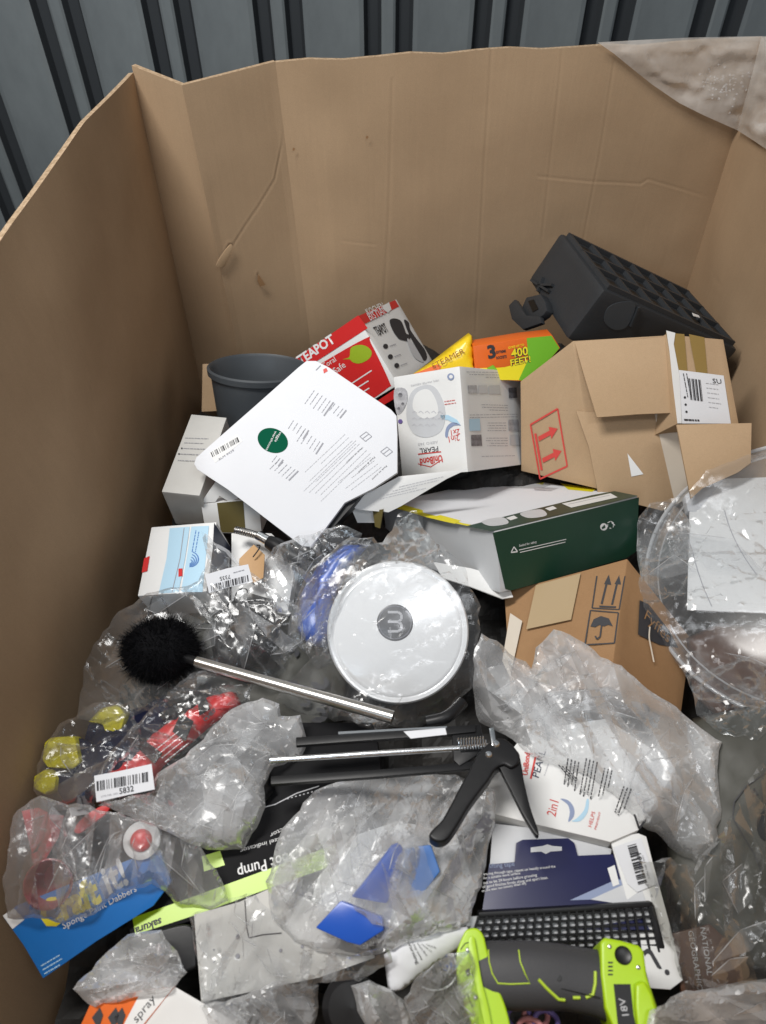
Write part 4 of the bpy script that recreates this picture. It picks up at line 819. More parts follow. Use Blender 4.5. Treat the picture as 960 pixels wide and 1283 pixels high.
ext('motor_collar', up(pl, .030), [(580, 1172), (586, 1164), (598, 1163), (606, 1172), (610, 1188), (617, 1215), (624, 1236), (634, 1262), (640, 1290), (640, 1330), (588, 1330), (592, 1290), (582, 1262), (573, 1228), (572, 1195)], .075, M['lime'], t, lift=0, bevel=.010, seg=4, curve=4)
ext('collar_ridge', up(pl, .036), [(588, 1176), (594, 1174), (598, 1195), (604, 1230), (612, 1262), (618, 1300), (612, 1300), (602, 1262), (594, 1225), (588, 1195)], .01, M['lime'], t, lift=0, bevel=.003, curve=4)
ext('vent_slot', up(pl, .0308), [(583, 1216), (588, 1213), (590, 1221), (585, 1224)], .001, M['lens'], t, lift=0)
ext('battery_foot', up(pl, .032), [(752, 1180), (758, 1174), (778, 1178), (800, 1184), (807, 1190), (811, 1222), (818, 1244), (824, 1262), (822, 1330), (774, 1330), (770, 1290), (758, 1262), (753, 1220)], .07, M['lime'], t, lift=0, bevel=.006, seg=3)
ext('foot_step', up(pl, .040), [(796, 1232), (808, 1228), (818, 1246), (824, 1268), (820, 1300), (800, 1300), (796, 1260)], .02, M['lime'], t, lift=0, bevel=.004, seg=3)
lathe('screw_recess', on(up(pl, .0325), 781, 1197), pn, [(.0, .0002), (.0075, .0002), (.0092, .0012), (.0098, .0003), (.0098, -.001)], M['lens'], t, seg=24)
ext('black_label', up(pl, .0328), [(769, 1233), (790, 1233), (794, 1272), (800, 1300), (776, 1300)], .0008, M['black'], t, lift=0)
text('18V', up(pl, .0338), (788, 1272), (783, 1250), M['inkl'], t, ys=.9, lift=0)
def trim(nm, pts, r_=.0008):
    Q = []
    for x, y in pts:
        h = .02
        for _ in range(6):
            b = on(up(pl, h), x, y); s_ = (b-P[0])@ux; xs_ = [(p-P[0])@ux for p in P]; cc = np.interp(s_, xs_, [p@uy for p in P]); ra = np.interp(s_, xs_, [q_[0] for q_ in rr]); rb = np.interp(s_, xs_, [q_[1] for q_ in rr]); b0 = np.interp(s_, xs_, [(p-pl[0])@pn for p in P])
            k_ = min(.97, abs((b@uy-cc)/ra)); h = b0+rb*math.sin(math.acos(k_**(1/.8)))**.8+.0006
        Q.append(on(up(pl, h), x, y))
    return tube(nm, Q, r_, M['limeink'], t, seg=6)
trim('trim_line', [(612, 1190), (613, 1205), (617, 1220), (624, 1232), (640, 1233), (664, 1232), (658, 1220), (652, 1205), (650, 1190)])
trim('trim_line', [(675, 1227), (685, 1238), (700, 1252), (708, 1253)], .0018); trim('trim_line', [(718, 1250), (727, 1250)], .0018); trim('trim_line', [(734, 1250), (743, 1246), (746, 1232), (746, 1217)], .0018)
lathe('handle_hole', on(up(pl, .0325), 700, 1225), pn, [(0, .0), (.0035, 0), (.0045, -.001)], M['lens'], t, seg=16)
c = at(665, 1278, .47)
for k, (x, y, m_) in enumerate([(650, 1275, 'violet'), (672, 1272, 'pink'), (684, 1280, 'violet'), (664, 1290, 'pink')]):
    q = at(x, y, .47+.004*k); ra_ = .014; ang = k*.8
    tag(tube('hair_tie', [q+np.array([math.cos(a+ang)*ra_, math.sin(a+ang)*ra_*.8, .003*math.sin(2*a)]) for a in np.linspace(0, 2*math.pi, 26)], .0032, M[m_], None, seg=8), ['purple hair tie left under the green tool', 'pink hair tie beside the purple one under the tool', 'purple hair tie right of the pink one', 'pink hair tie lowest under the green tool'][k], 'hair tie', 'hair ties under the tool')
for pts in ([(577, 1190), (583, 1182), (590, 1180)], [(576, 1250), (586, 1246), (592, 1262)]): tube('seam_line', [on(up(pl, .0302), *q) for q in pts], .0006, M['lens'], t, seg=5)
for k in range(4): ext('foot_vent', up(pl, .0325), [(762, 1205+k*5), (768, 1205+k*5), (768, 1207+k*5), (762, 1207+k*5)], .0006, M['lens'], t)
for x, y in ((800, 1212), (764, 1186), (586, 1190), (596, 1250)): lathe('screw_head', on(up(pl, .0324), x, y), pn, [(0, .0006), (.0018, .0004), (.0024, 0)], M['chrome'], t, seg=10)
tube('grip_seam', [on(up(pl, .0305), x, y) for x, y in ((618, 1226), (660, 1228), (700, 1238), (752, 1250))], .0005, M['lens'], t, seg=5)
# ---- craft card, sponges, red things
pl = p3((10, 1145, .435), (190, 1130, .425), (55, 1222, .405))
t = thing('craft_card', on(pl, 90, 1170, -.01), 'bright blue sponge paint dabbers card with yellow lettering', 'card')
ext('card', pl, [(5, 1150), (20, 1135), (160, 1078), (200, 1065), (215, 1105), (192, 1135), (120, 1180), (54, 1226), (30, 1185)], .012, M['bluec'], t, bevel=.001)
text('Craft', pl, (56, 1165), (128, 1128), M['gold'], t, ys=1.3, bold=.05); text('it!', pl, (136, 1120), (162, 1106), M['wink'], t, ys=1.3, bold=.03)
text('Sponge Paint Dabbers', pl, (80, 1164), (172, 1116), M['wink'], t, ys=1.0, bold=.01); smalltext(pl, (52, 1210), (76, 1196), (2, 5), 3, M['pale'], t, 1, 2)
ext('white_corner', pl, [(4, 1147), (18, 1138), (31, 1152), (16, 1164)], .0004, M['white'], t, lift=.001)
def dabber(pts, z, lab, hpts):
    pl_ = hp(pts[0][0], pts[0][1], z, -.1, -.4); t_ = thing('sponge_dabber', on(pl_, *pts[0]), lab, 'sponge dabber', 'yellow sponge dabbers')
    ext('sponge', pl_, pts, .026, M['sponge'], t_, lift=.012, bevel=.005, seg=2); ext('handle', pl_, hpts, .02, M['spongeb'], t_, lift=.004, bevel=.005)
dabber([(113, 905), (130, 888), (152, 882), (162, 896), (154, 922), (138, 926), (132, 908)], .445, 'yellow sponge dabber, uppermost of the three', [(112, 905), (134, 908), (140, 925), (124, 950), (104, 935)])
dabber([(60, 930), (68, 924), (98, 922), (105, 956), (96, 964), (64, 962), (57, 952)], .455, 'yellow block sponge dabber, the middle and largest of three', [(98, 924), (116, 930), (122, 958), (106, 964)])
dabber([(47, 972), (62, 963), (76, 974), (74, 990), (60, 996), (46, 988)], .45, 'yellow sponge dabber, lowest and smallest by the left wall', [(72, 970), (96, 966), (104, 1000), (80, 1005), (72, 990)])
pl = p3((130, 990, .44), (290, 880, .44), (150, 900, .43))
t = tag(puffmesh('black_bundle', pl, [(80, 985), (110, 930), (170, 890), (215, 870), (225, 900), (190, 950), (150, 990), (100, 1010)], .03, M['spongeb'], None, sp=7, seed=5), 'dark navy bundle between the sponge dabbers and red pack', 'bag')
t = thing('red_pack', on(pl, 200, 930), 'red and black printed pack twisted inside a clear bag', 'packet')
puffmesh('pack_body', pl, [(128, 985), (150, 950), (185, 925), (225, 900), (262, 872), (296, 868), (304, 885), (270, 905), (235, 935), (205, 960), (188, 985), (150, 1000)], .022, M['red'], t, sp=6, seed=12)
for k, q in enumerate([[(182, 935), (210, 955), (200, 968), (176, 945)], [(232, 905), (248, 915), (238, 940), (222, 928)], [(252, 885), (262, 882), (268, 900), (255, 908)], [(205, 905), (222, 898), (226, 905), (210, 914)]]): ext('black_print', pl, q, .001, M['black'], t, lift=.0275)
smalltext((pl[0]+pl[1]*.028, pl[1]), (195, 940), (226, 915), (4, 5), 4, M['wink'], t, 1.2, 9)
text('CHEF', (pl[0]+pl[1]*.029, pl[1]), (258, 905), (272, 890), M['ink'], t, bold=.04)
t = thing('red_funnel', at(50, 1050, .43), 'red plastic fan-shaped piece in the bag by the left wall', 'plastic toy')
pl = hp(50, 1040, .45, .3, -.4)
ext('fan', pl, [(27, 1016), (48, 1012), (60, 1018), (54, 1050), (40, 1070)], .006, M['red'], t, bevel=.001); ext('fan', up(pl, -.004), [(60, 1020), (80, 1022), (74, 1048), (52, 1086), (44, 1078)], .006, M['red'], t, bevel=.001); tube('stem', [on(pl, 44, 1068), on(pl, 50, 1092)], .006, M['red'], t)
c = at(60, 1108, .465); ax = nrm((.1, -.5, 1)); t = thing('red_cup', c, 'dark red round cup low in the bag by the left wall', 'cup')
lathe('cup_wall', c, ax, [(0, -.05), (.022, -.05), (.030, -.004), (.032, 0), (.030, .001), (.027, -.004), (.020, -.046), (0, -.046)], M['redcup'], t)
c = at(177, 1053, .462); ax = nrm((.1, -.4, 1)); t = thing('red_disc_toy', c, 'small red button on a white ring in the bag above the blue card', 'button')
lathe('white_ring', c, ax, [(0, -.012), (.024, -.012), (.025, -.003), (.017, .0), (0, .0)], M['white'], t); lathe('button_top', c, ax, [(0, .007), (.010, .006), (.0145, .002), (.015, -.001)], M['red'], t)
pl = hp(115, 1030, .45, 0, -.3); t = tag(ext('red_curved_toy', pl, [(92, 1040), (104, 1024), (122, 1012), (138, 1006), (134, 1018), (116, 1032), (100, 1044)], .008, M['red'], bevel=.003, curve=3), 'red curved handle below the white barcode label', 'plastic toy')
t = tag(puffmesh('black_tool_bundle', hp(260, 1000, .435, 0, -.3), [(190, 1010), (230, 985), (270, 940), (330, 950), (345, 990), (310, 1030), (250, 1050), (200, 1045)], .02, M['black'], None, sp=7, seed=22), 'shiny black parts inside the milky bag on the pump box', 'bag')
t = tag(puffmesh('black_strap_bundle', hp(110, 1060, .41, 0, -.3), [(50, 1020), (110, 1010), (190, 1030), (200, 1080), (150, 1110), (80, 1110), (40, 1070)], .018, M['cloth'], None, sp=7, seed=23), 'dark cloth bundle between the red toys and blue card', 'bag')
# ---- bag of blue box
pl = hp(440, 1140, .450, -.1, -.3)
t = CASE = thing('blue_case', on(pl, 450, 1140), 'open royal blue plastic case inside a milky bag', 'case')
ext('case_inside', p3((440, 1120, .46), (500, 1058, .475), (520, 1110, .45)), [(500, 1064), (530, 1060), (540, 1090), (500, 1130), (488, 1126)], .01, M['bluec'], t, lift=.004, bevel=.003)
t = tag(ext('white_foam', hp(450, 1060, .435, 0, -.3), [(386, 1168), (384, 1150), (398, 1100), (440, 1048), (500, 1028), (572, 1044), (592, 1100), (562, 1152), (480, 1176)], .03, M['white'], bevel=.003), 'white foam block behind the blue case', 'foam')
# ---- white panel, pouches, orange box at the bottom
pl = p3((245, 1150, .425), (400, 1130, .43), (252, 1250, .40))
t = thing('screw_panel', on(pl, 330, 1190, -.01), 'white panel with an L-shaped line and small screw dots at the bottom', 'panel')
ext('panel', pl, [(243, 1146), (300, 1130), (345, 1110), (440, 1150), (470, 1200), (400, 1225), (252, 1256)], .018, M['offw'], t, bevel=.001)
strokes('line_print', pl, [(307, 1128, 309, 1160), (309, 1160, 312, 1175), (312, 1175, 330, 1171), (330, 1171, 353, 1169)], 1, M['ink'], t)
for x, y, q in [(298, 1174, 3), (298, 1198, 3.4), (352, 1191, 2.6), (379, 1186, 2.6), (268, 1190, 1.2), (268, 1205, 1.2), (298, 1172, 2)]: lathe('screw_head', on(pl, x, y, .0005), pl[1], [(0, .001), (.0007*q, .001), (.0009*q, 0)], M['ink2'], t, seg=10)
pl = p3((480, 1195, .45), (590, 1165, .455), (486, 1244, .43))
t = thing('white_pouch', on(pl, 520, 1210), 'white plastic pouch with vertical black print left of the green tool', 'pouch')
puffmesh('pouch_film', pl, [(481, 1196), (505, 1180), (560, 1165), (590, 1160), (585, 1185), (572, 1192), (545, 1208), (505, 1240), (487, 1245), (484, 1220)], .006, M['paper'], t, sp=5, seed=14)
for k in range(5): text(['warning', 'keep away', 'from fire', 'pouch 12', 'recycle'][k], (pl[0]+pl[1]*.008, pl[1]), (510+k*6, 1180+k*1), (522+k*6, 1208-k*5), M['ink'], t, ys=.7)
B = Hx({'011': (219, 1236, .46), '001': (150, 1310, .44), '111': (312, 1290, .45), '101': (250, 1370, .43), '010': at(219, 1236, .34), '000': at(150, 1310, .33)})
t = boxthing('orange_white_box', B, M['white'], 'white box corner with orange side at the bottom left edge', 'box', seed=44)
pl = p3((219, 1236, .46), (150, 1310, .44), (114, 1256, .44))
ext('printed_flap', pl, [(219, 1236), (175, 1241), (115, 1255), (90, 1310), (160, 1310)], .004, M['orange'], t, lift=.0005)
decal('white_band', pl, [(218, 1237), (178, 1241), (142, 1310), (160, 1308)], M['white'], t, lift=.001)
text('spray', pl, (172, 1282), (196, 1252), M['ink'], t, ys=.9, lift=.0015)
for x in (122, 142, 150): decal('black_print', pl, [(x-6, 1275), (x+4, 1262), (x+8, 1272), (x+2, 1290)], M['ink'], t, lift=.0016)
t = tag(ext('black_bottle', hp(210, 1195, .41, 0, -.2), [(160, 1180), (200, 1165), (240, 1160), (246, 1200), (240, 1215), (200, 1220)], .04, M['black'], lift=.0, bevel=.012, seg=3, curve=4), 'glossy black bottle between pump box and white panel', 'bottle')
t = tag(lathe('black_puck', at(440, 1262, .44), nrm((0, -.3, 1)), [(0, .006), (.028, .004), (.036, -.004), (.036, -.02), (0, -.02)], M['black'], None), 'round matte black cap at the bottom edge', 'cap')
t = tag(tube('clear_ring', [at(545+28*math.cos(a), 1215+26*math.sin(a), .43) for a in np.linspace(-1, 2.2, 14)], .0018, M['zinc'], None, seg=6), 'thin bright wire hoop left of the green tool', 'wire')
# ---- right side: khaki sheet, magazine, dome
pl = p3((880, 920, .43), (960, 960, .45), (900, 1200, .40))
t = thing('olive_cushion', on(pl, 920, 1050), 'grey olive plastic cushion with thin black line drawing at the right edge', 'cushion')
puffmesh('cushion_cover', pl, [(868, 900), (960, 880), (1060, 900), (1060, 1260), (900, 1200), (840, 1130), (836, 1060), (860, 980)], .02, M['khaki'], t, sp=9, seed=6, cr=.1)
strokes('line_print', (pl[0]+pl[1]*.021, pl[1]), [(960, 968, 935, 985), (935, 985, 920, 1005), (920, 1005, 918, 1025), (918, 1025, 930, 1045), (930, 1045, 945, 1070), (945, 1070, 955, 1095), (945, 988, 950, 996), (950, 996, 943, 998), (943, 998, 945, 988)], 1.2, M['ink'], t)
decal('oval_print', (pl[0]+pl[1]*.020, pl[1]), [(962+14*math.cos(a), 1035+20*math.sin(a)) for a in np.linspace(0, 6.1, 20)], M['cloth'], t, lift=.003)
pl = p3((850, 1180, .425), (890, 1180, .43), (850, 1236, .41))
t = thing('nature_magazine', on(pl, 870, 1200), 'dark brown printed card with pale vertical lettering behind the white card', 'card')
ext('card', pl, [(842, 1170), (890, 1158), (925, 1190), (935, 1245), (900, 1260), (855, 1250)], .01, M['ngbrown'], t, bevel=.001)
text('NATIONAL', pl, (884, 1225), (878, 1165), M['inkl'], t, ys=1.0) if False else text('NATIONAL', pl, (877, 1162), (886, 1222), M['inkl'], t, ys=.9); text('GEOGRAPHIC', pl, (862, 1166), (874, 1240), M['inkl'], t, ys=.9)
t = thing('white_square_card', at(920, 700, .5), 'white square card inside the clear dome at the right', 'card')
pl = p3((862, 765, .465), (960, 770, .485), (870, 640, .50))
ext('card', pl, [(864, 640), (900, 600), (1010, 596), (1010, 774), (960, 768), (861, 764)], .004, M['white'], t, bevel=.0006)
strokes('pencil_line', pl, [(893-60+x_, 0, 0, 0) for x_ in ()]+[(908+.9*k+.055*k*k, 640+k*4, 908+.9*(k+1)+.055*(k+1)**2, 644+k*4) for k in range(20)]+[(868+.9*k+.03*k*k, 692+k*4, 868+.9*(k+1)+.03*(k+1)**2, 696+k*4) for k in range(17)], 1, M['ink2'], t)
t = thing('brown_tray', at(900, 640, .48), 'brown moulded piece seen through the clear dome', 'tray')
ext('tray_body', p3((860, 640, .50), (960, 610, .52), (900, 600, .52)), [(858, 620), (885, 600), (940, 598), (1000, 600), (1000, 640), (900, 648), (862, 640)], .02, M['egg'], t, bevel=.003)
t = tag(puffmesh('dark_bag', hp(880, 860, .40, 0, -.2), [(860, 800), (900, 780), (1000, 790), (1000, 900), (900, 900), (868, 870)], .02, M['ngbrown'], None, sp=8, seed=7), 'dark brown bag under the clear dome at the right edge', 'bag')
# ---------------------------------------------------------------- film bags, laid over what lies below them
def scene_bvh(skip=()):
    V, F = [], []
    for o in list(WL):
        try: me = o.data
        except ReferenceError: continue
        if o.type != 'MESH' or o.name.startswith(('bristles', 'wall_panel', 'groove', 'rib', 'lettering')): continue
        b = len(V); w_ = WL[o]; V += [tuple(np.array(v.co)+w_) for v in me.vertices]; F += [[b+i for i in p.vertices] for p in me.polygons]
    return BVHTree.FromPolygons(V, F)
def hitd(T, px, py, dflt=1.4):
    r = ray(px, py); n = np.linalg.norm(r); h = T.ray_cast(Vector(CAM+r*.3), Vector(r/n))
    return dflt if h[0] is None else ((np.array(h[0])-CAM)@FW)
def hitplane(T, a, b, c, gap=.012):
    P = [atd(*q, hitd(T, *q)-gap) for q in (a, b, c)]; return plane(*P)
BV = [None]
def neigh(n, f):
    e = set()
    for q in f:
        for i in range(len(q)): a, b = q[i], q[(i+1) % len(q)]; e.add((a, b)); e.add((b, a))
    e = np.array(list(e)); return e
def bag(name, poly, m, label, cat='plastic bag', puff=.02, cr=1., gap=.006, sp=5, seed=1, back=True, maxd=None, jag=3.6, group=None, aniso=None, root=None, flat=320, fold=29, folds=None):
    poly = np.array(poly, float); Q = []
    for a, b in zip(poly, np.roll(poly, -1, 0)):
        L = np.hypot(*(b-a)); k = max(1, int(L/9)); nn = np.array([b[1]-a[1], a[0]-b[0]])/max(L, 1)
        for i in range(k):
            p = a+(b-a)*i/k; Q.append(p+nn*(warped(p[None], 30, seed)[0]*jag+warped(p[None], 11, seed+1)[0]*jag*.7))
    poly = np.array(Q); T = BV[0]; rs = np.random.RandomState(seed)
    th = seed*1.3 if aniso is None else aniso; An = np.array([[math.cos(th), -math.sin(th)], [math.sin(th), math.cos(th)]])@np.diag([.5, 1.5]); Ai = np.linalg.inv(An)
    # broad folds: long flat facets that meet in sharp creases
    lo, hi = poly.min(0)-60, poly.max(0)+60; cor = np.array([lo, [hi[0], lo[1]], hi, [lo[0], hi[1]]]); qa = cor@An; l2, h2 = qa.min(0), qa.max(0)
    sites = []
    for k in range(6000):
        p = rs.uniform(l2, h2)
        pp = p@Ai
        if (pp < lo).any() or (pp > hi).any(): continue
        if all((p[0]-s_[0])**2+(p[1]-s_[1])**2 > (fold*rs.uniform(.6, 1.25))**2 for s_ in sites): sites.append(p)
        if k > 2500 and len(sites) > 40 and k % 7: continue
    sites = np.array(sites); cv, ce, cf, *_ = geometry.delaunay_2d_cdt([Vector(p) for p in sites], [], [], 0, 1e-4)
    cv = np.array([list(p) for p in cv]); ch = rs.uniform(-1, 1, len(cv)); cf = np.array([list(x) for x in cf]); cw = cv@Ai
    def foldh(P):
        h = np.zeros(len(P)); A, B_, C_ = cw[cf[:, 0]], cw[cf[:, 1]], cw[cf[:, 2]]; det = (B_[:, 0]-A[:, 0])*(C_[:, 1]-A[:, 1])-(C_[:, 0]-A[:, 0])*(B_[:, 1]-A[:, 1])
        for i_, p in enumerate(P):
            w1 = ((p[0]-A[:, 0])*(C_[:, 1]-A[:, 1])-(C_[:, 0]-A[:, 0])*(p[1]-A[:, 1]))/det; w2 = ((B_[:, 0]-A[:, 0])*(p[1]-A[:, 1])-(p[0]-A[:, 0])*(B_[:, 1]-A[:, 1]))/det
            ok = np.where((w1 >= -1e-6) & (w2 >= -1e-6) & (w1+w2 <= 1+1e-6))[0]
            if len(ok): k_ = ok[0]; a_, b_, c_ = cf[k_]; h[i_] = ch[a_]*(1-w1[k_]-w2[k_])+ch[b_]*w1[k_]+ch[c_]*w2[k_]
        return h
    ext_pts = []; eds = []
    for x in cf:
        for a_, b_ in ((x[0], x[1]), (x[1], x[2]), (x[2], x[0])):
            if a_ < b_:
                L = np.linalg.norm(cw[b_]-cw[a_]); n_ = max(1, int(L/sp)); sg = [cw[a_]+(cw[b_]-cw[a_])*i_/n_ for i_ in range(n_+1)]; ins = inside(np.array(sg), poly)
                for i_ in range(n_):
                    if ins[i_] and ins[i_+1]: ext_pts += [sg[i_], sg[i_+1]]; eds.append((len(ext_pts)-2, len(ext_pts)-1))
    v, f, dd = fill2d(poly, sp, np.random.RandomState(seed), ext_pts, eds)
    D = np.array([hitd(T, x, y) for x, y in v])
    if maxd is not None: D = np.minimum(D, maxd)
    E = neigh(len(v), f); cnt = np.bincount(E[:, 0], minlength=len(v)).clip(1); d = D-gap
    for it in range(flat):
        avg = np.bincount(E[:, 0], weights=d[E[:, 1]], minlength=len(v))/cnt; d = np.minimum(avg, D-gap)
    mx = min(dd.max(), 55); k = np.clip(dd/mx, 0, 1); k = np.sqrt(k*(2-k)); q = v@An; fh = foldh(v)
    def crum(s): return cr*(.015*fh*(1 if s == seed else .6)+.0018*vnoise(q, 22, s+4))
    e = np.minimum(1, .35+dd/25)
    df = d-puff*k-crum(seed)*e; df = np.minimum(df, D-.0025)
    P = np.array([atd(x, y, z) for (x, y), z in zip(v, df)]); c = P.mean(0)
    t = root or thing(name, c-np.array([0, 0, .02]), label, cat, group); F = [list(x) for x in f]; part = 'front_film'
    mesh(part, P, F, m, t, smooth=True, bevel=-1, sharp=11)
    # doubled layers and crease lines
    nf = folds if folds is not None else int(len(v)/330)+2
    if nf:
        from mathutils.kdtree import KDTree
        kd = KDTree(len(v)); [kd.insert(Vector((p[0], p[1], 0)), i_) for i_, p in enumerate(v)]; kd.balance()
        def dz(p):
            r_ = kd.find_n(Vector((p[0], p[1], 0)), 4); w_ = np.array([1/(x_[2]+.5) for x_ in r_]); return float(sum(df[x_[1]]*w__ for x_, w__ in zip(r_, w_))/w_.sum())
        fV, fF, cV, cF = [], [], [], []; dirv = np.array([math.cos(-th), math.sin(-th)])
        big = np.sqrt(len(v))*sp
        for k_ in range(nf*3):
            if len(fV) > 9000: break
            c0 = v[rs.randint(len(v))]; a_ = math.atan2(dirv[1], dirv[0])+rs.randn()*.55; L_ = big*rs.uniform(.18, .5); W_ = L_*rs.uniform(.12, .42); u_ = np.array([math.cos(a_), math.sin(a_)]); n_ = np.array([-u_[1], u_[0]])
            pg = [c0-u_*L_*.5, c0-u_*L_*rs.uniform(-.1, .3)+n_*W_*rs.uniform(.3, 1), c0+u_*L_*.5+n_*W_*rs.uniform(-.2, .3), c0+u_*L_*rs.uniform(-.1, .35)-n_*W_*rs.uniform(.2, .6)]
            if k_ < nf*3 and not all(inside(np.array([p_]), poly)[0] for p_ in pg): continue
            if k_ % 3 == 0 or len(fV) < 3000:
                v2, f2, _ = fill2d(np.array(pg), 9, rs); b0 = len(fV); fV += [atd(p_[0], p_[1], dz(p_)-.0016-.0004*k_/nf) for p_ in v2]; fF += [[b0+i_ for i_ in q_] for q_ in f2]
            m_ = 12
            for A_, B__ in ((pg[0], pg[1]), (pg[1], pg[2])):
                pts = [A_+(B__-A_)*i_/m_ for i_ in range(m_+1)]; P3 = [atd(p_[0], p_[1], dz(p_)-.0026) for p_ in pts]; b0 = len(cV)
                for i_, p_ in enumerate(P3):
                    w__ = .0008*math.sin(math.pi*(i_+.3)/(m_+.6)); dr = nrm(P3[min(i_+1, m_)]-P3[max(i_-1, 0)]); s1 = nrm(np.cross(dr, -ray(*pts[i_]))); s2 = np.cross(dr, s1)
                    cV += [p_+s1*w__, p_+s2*w__*-1.2, p_-s1*w__, p_+s2*w__*1.2]
                for i_ in range(m_):
                    for j_ in range(4): cF.append([b0+4*i_+j_, b0+4*i_+(j_+1) % 4, b0+4*i_+4+(j_+1) % 4, b0+4*i_+4+j_])
        if fV: mesh('doubled_layers', fV, fF, F_['foldc' if m in (F_['clear'], F_['clear2'], F_['thin'], F_['grey']) else 'fold'], t, smooth=True, bevel=-1, kind='stuff')
        if cV: mesh('crease_lines', cV, cF, F_['crease'], t, smooth=True, bevel=-1, kind='stuff')
    if back:
        db = np.minimum(d-crum(seed+31)*.5*e-.002, D-.0015); bd = dd < 1e-3; db = np.where(bd, df, np.maximum(db, df+.0015)); db = np.minimum(db, np.where(bd, 9, D-.0008))
        mesh('rear_film', np.array([atd(x, y, z) for (x, y), z in zip(v, db)]), F, m, t, smooth=True, bevel=-1)
    return t
def refresh(): BV[0] = scene_bvh()
refresh()
# wrap film over the rim
wn = nrm(np.cross(top['d']-top['c'], bot['c']-top['c'])); wn = wn if wn[1] < 0 else -wn
wp = (top['c']+wn*.012, wn); poly = [(748, 52), (800, 49), (860, 46), (965, 44), (975, 60), (975, 190), (945, 172), (925, 163), (880, 143), (850, 128), (815, 104), (790, 84), (768, 66)]
t = thing('rim_film', on(wp, 900, 120), 'milky wrap film draped over the top right rim of the carton', 'plastic film')
v, f, dd = fill2d(np.array(poly, float), 4, np.random.RandomState(2)); k = np.minimum(1, dd/18)
mesh('film_sheet', np.array([on(wp, x, y, .006+.010*h) for (x, y), h in zip(v, k*(warped(v*np.array([.4, 1.2]), 40, 3)+.6*np.abs(warped(v*np.array([.3, 1.3]), 22, 5))+.3*warped(v, 14, 6)))]), f, F_['wrap'], t, smooth=True, bevel=-1)
r = random.Random(3)
V, F = [], []
for i in range(70):  # raised dots added to stand for small glints on the film
    x, y = r.gauss(905, 17), r.gauss(102, 11); s_ = r.uniform(.8, 1.7); b = len(V); p0 = on(wp, x, y, .016)
    for k_ in range(8): a = k_*math.pi/4; V.append(p0+AX*math.cos(a)*s_*.0018+UP*math.sin(a)*s_*.0018)
    V.append(on(wp, x, y, .0185)); F += [[b+k_, b+(k_+1) % 8, b+8] for k_ in range(8)]
mesh('glint_dots', V, F, F_['fold'], t, smooth=True, bevel=-1, kind='stuff')

nr_ = nrm(np.cross(rt-top['d'], bot['d']-top['d'])); nr_ = nr_ if nr_[0] < 0 else -nr_; wr = (top['d']+nr_*.012, nr_)
v, f, dd = fill2d(np.array([(956, 47), (975, 44), (1000, 44), (1010, 222), (975, 195), (945, 175), (926, 163), (938, 118), (948, 80)], float), 4, np.random.RandomState(5)); k = np.minimum(1, dd/18)
mesh('film_sheet', np.array([on(wr, x, y, .004+.010*h) for (x, y), h in zip(v, k*(warped(v, 40, 3)+.6*warped(v, 18, 5)))]), f, F_['wrap'], t, smooth=True, bevel=-1)
bag('clear_bag', [(96, 900), (104, 850), (118, 808), (150, 770), (185, 746), (225, 738), (250, 728), (262, 700), (252, 665), (262, 672), (285, 692), (312, 712), (345, 740), (376, 762), (385, 800), (360, 840), (330, 858), (290, 845), (262, 850), (220, 880), (170, 895), (130, 905)], F_['clear'],
    'large clear bag around the black brush and black headphones', puff=.022, seed=3, aniso=.9, sp=4.5)
# ---- brush
c = at(201, 814, .478); a = nrm(at(493, 902, .505)-at(247, 829, .480))
t = thing('bristle_brush', c, 'fluffy black round brush with a long brushed steel handle', 'brush')
V, F = [], []; r = np.random.RandomState(5); core = []
for k in range(15000):
    d = nrm(r.randn(3)); e1 = d*np.array([.062, .050, .045])*r.uniform(.55, .93); d2 = nrm(d+r.randn(3)*.35); tip = e1+d2*r.uniform(.012, .022)*(1+.35*math.sin(d[0]*9+d[1]*7)*math.sin(d[2]*8+d[1]*5)); s = nrm(np.cross(d2, r.randn(3)))*.0006
    i = len(V); V += [c+e1-s, c+e1+s, c+tip]; F.append([i, i+1, i+2])
mesh('bristles', V, F, M['fuzz'], t, bevel=-1, kind='stuff')
bm = bmesh.new(); bmesh.ops.create_icosphere(bm, subdivisions=3, radius=1); mesh('brush_core', [c+np.array(v.co)*np.array([.060, .048, .043]) for v in bm.verts], [[v.index for v in f_.verts] for f_ in bm.faces], M['fuzz'], t, smooth=True, bevel=-1); bm.free()
h0 = at(246, 829, .495); h1 = at(493, 899, .515)
tube('steel_handle', [h0, h0+(h1-h0)*.001, h1-(h1-h0)*.002, h1], [.0070, .0085, .0095, .0080], M['chrome'], t, seg=28); tube('ferrule', [c+(h0-c)*.5, h0], .007, M['black'], t)
pl = (atd(287, 722, min(hitd(BV[0], x, y) for x, y in ((262, 722), (306, 715), (285, 740), (310, 728)))-.03), nrm(-ray(287, 725)+np.array([.05, -.1, .15])))
t = thing('barcode_label', on(pl, 285, 725), 'white barcode label 7335 upside down below the pale blue box', 'label')
ext('label_paper', pl, [(257, 720), (285, 712), (311, 707), (317, 729), (290, 735), (262, 743)], .0005, M['paper'], t, curve=0)
barcode(pl, (264, 733), (312, 720), (1, 8), M['ink'], t, n=40, seed=6); text('7335', pl, (288, 720), (275, 723), M['ink'], t, ys=1); smalltext(pl, (306, 714), (291, 718), (0, 3), 1, M['ink2'], t, 1, 3)
bag('crinkled_bag', [(332, 700), (342, 684), (365, 676), (395, 668), (425, 655), (452, 668), (448, 685), (420, 700), (398, 722), (388, 750), (370, 775), (345, 765), (330, 735)], F_['clear2'], 'small crinkled clear bag between the hose and blue plastic', puff=.015, seed=8, sp=4)
for i in range(0): pass
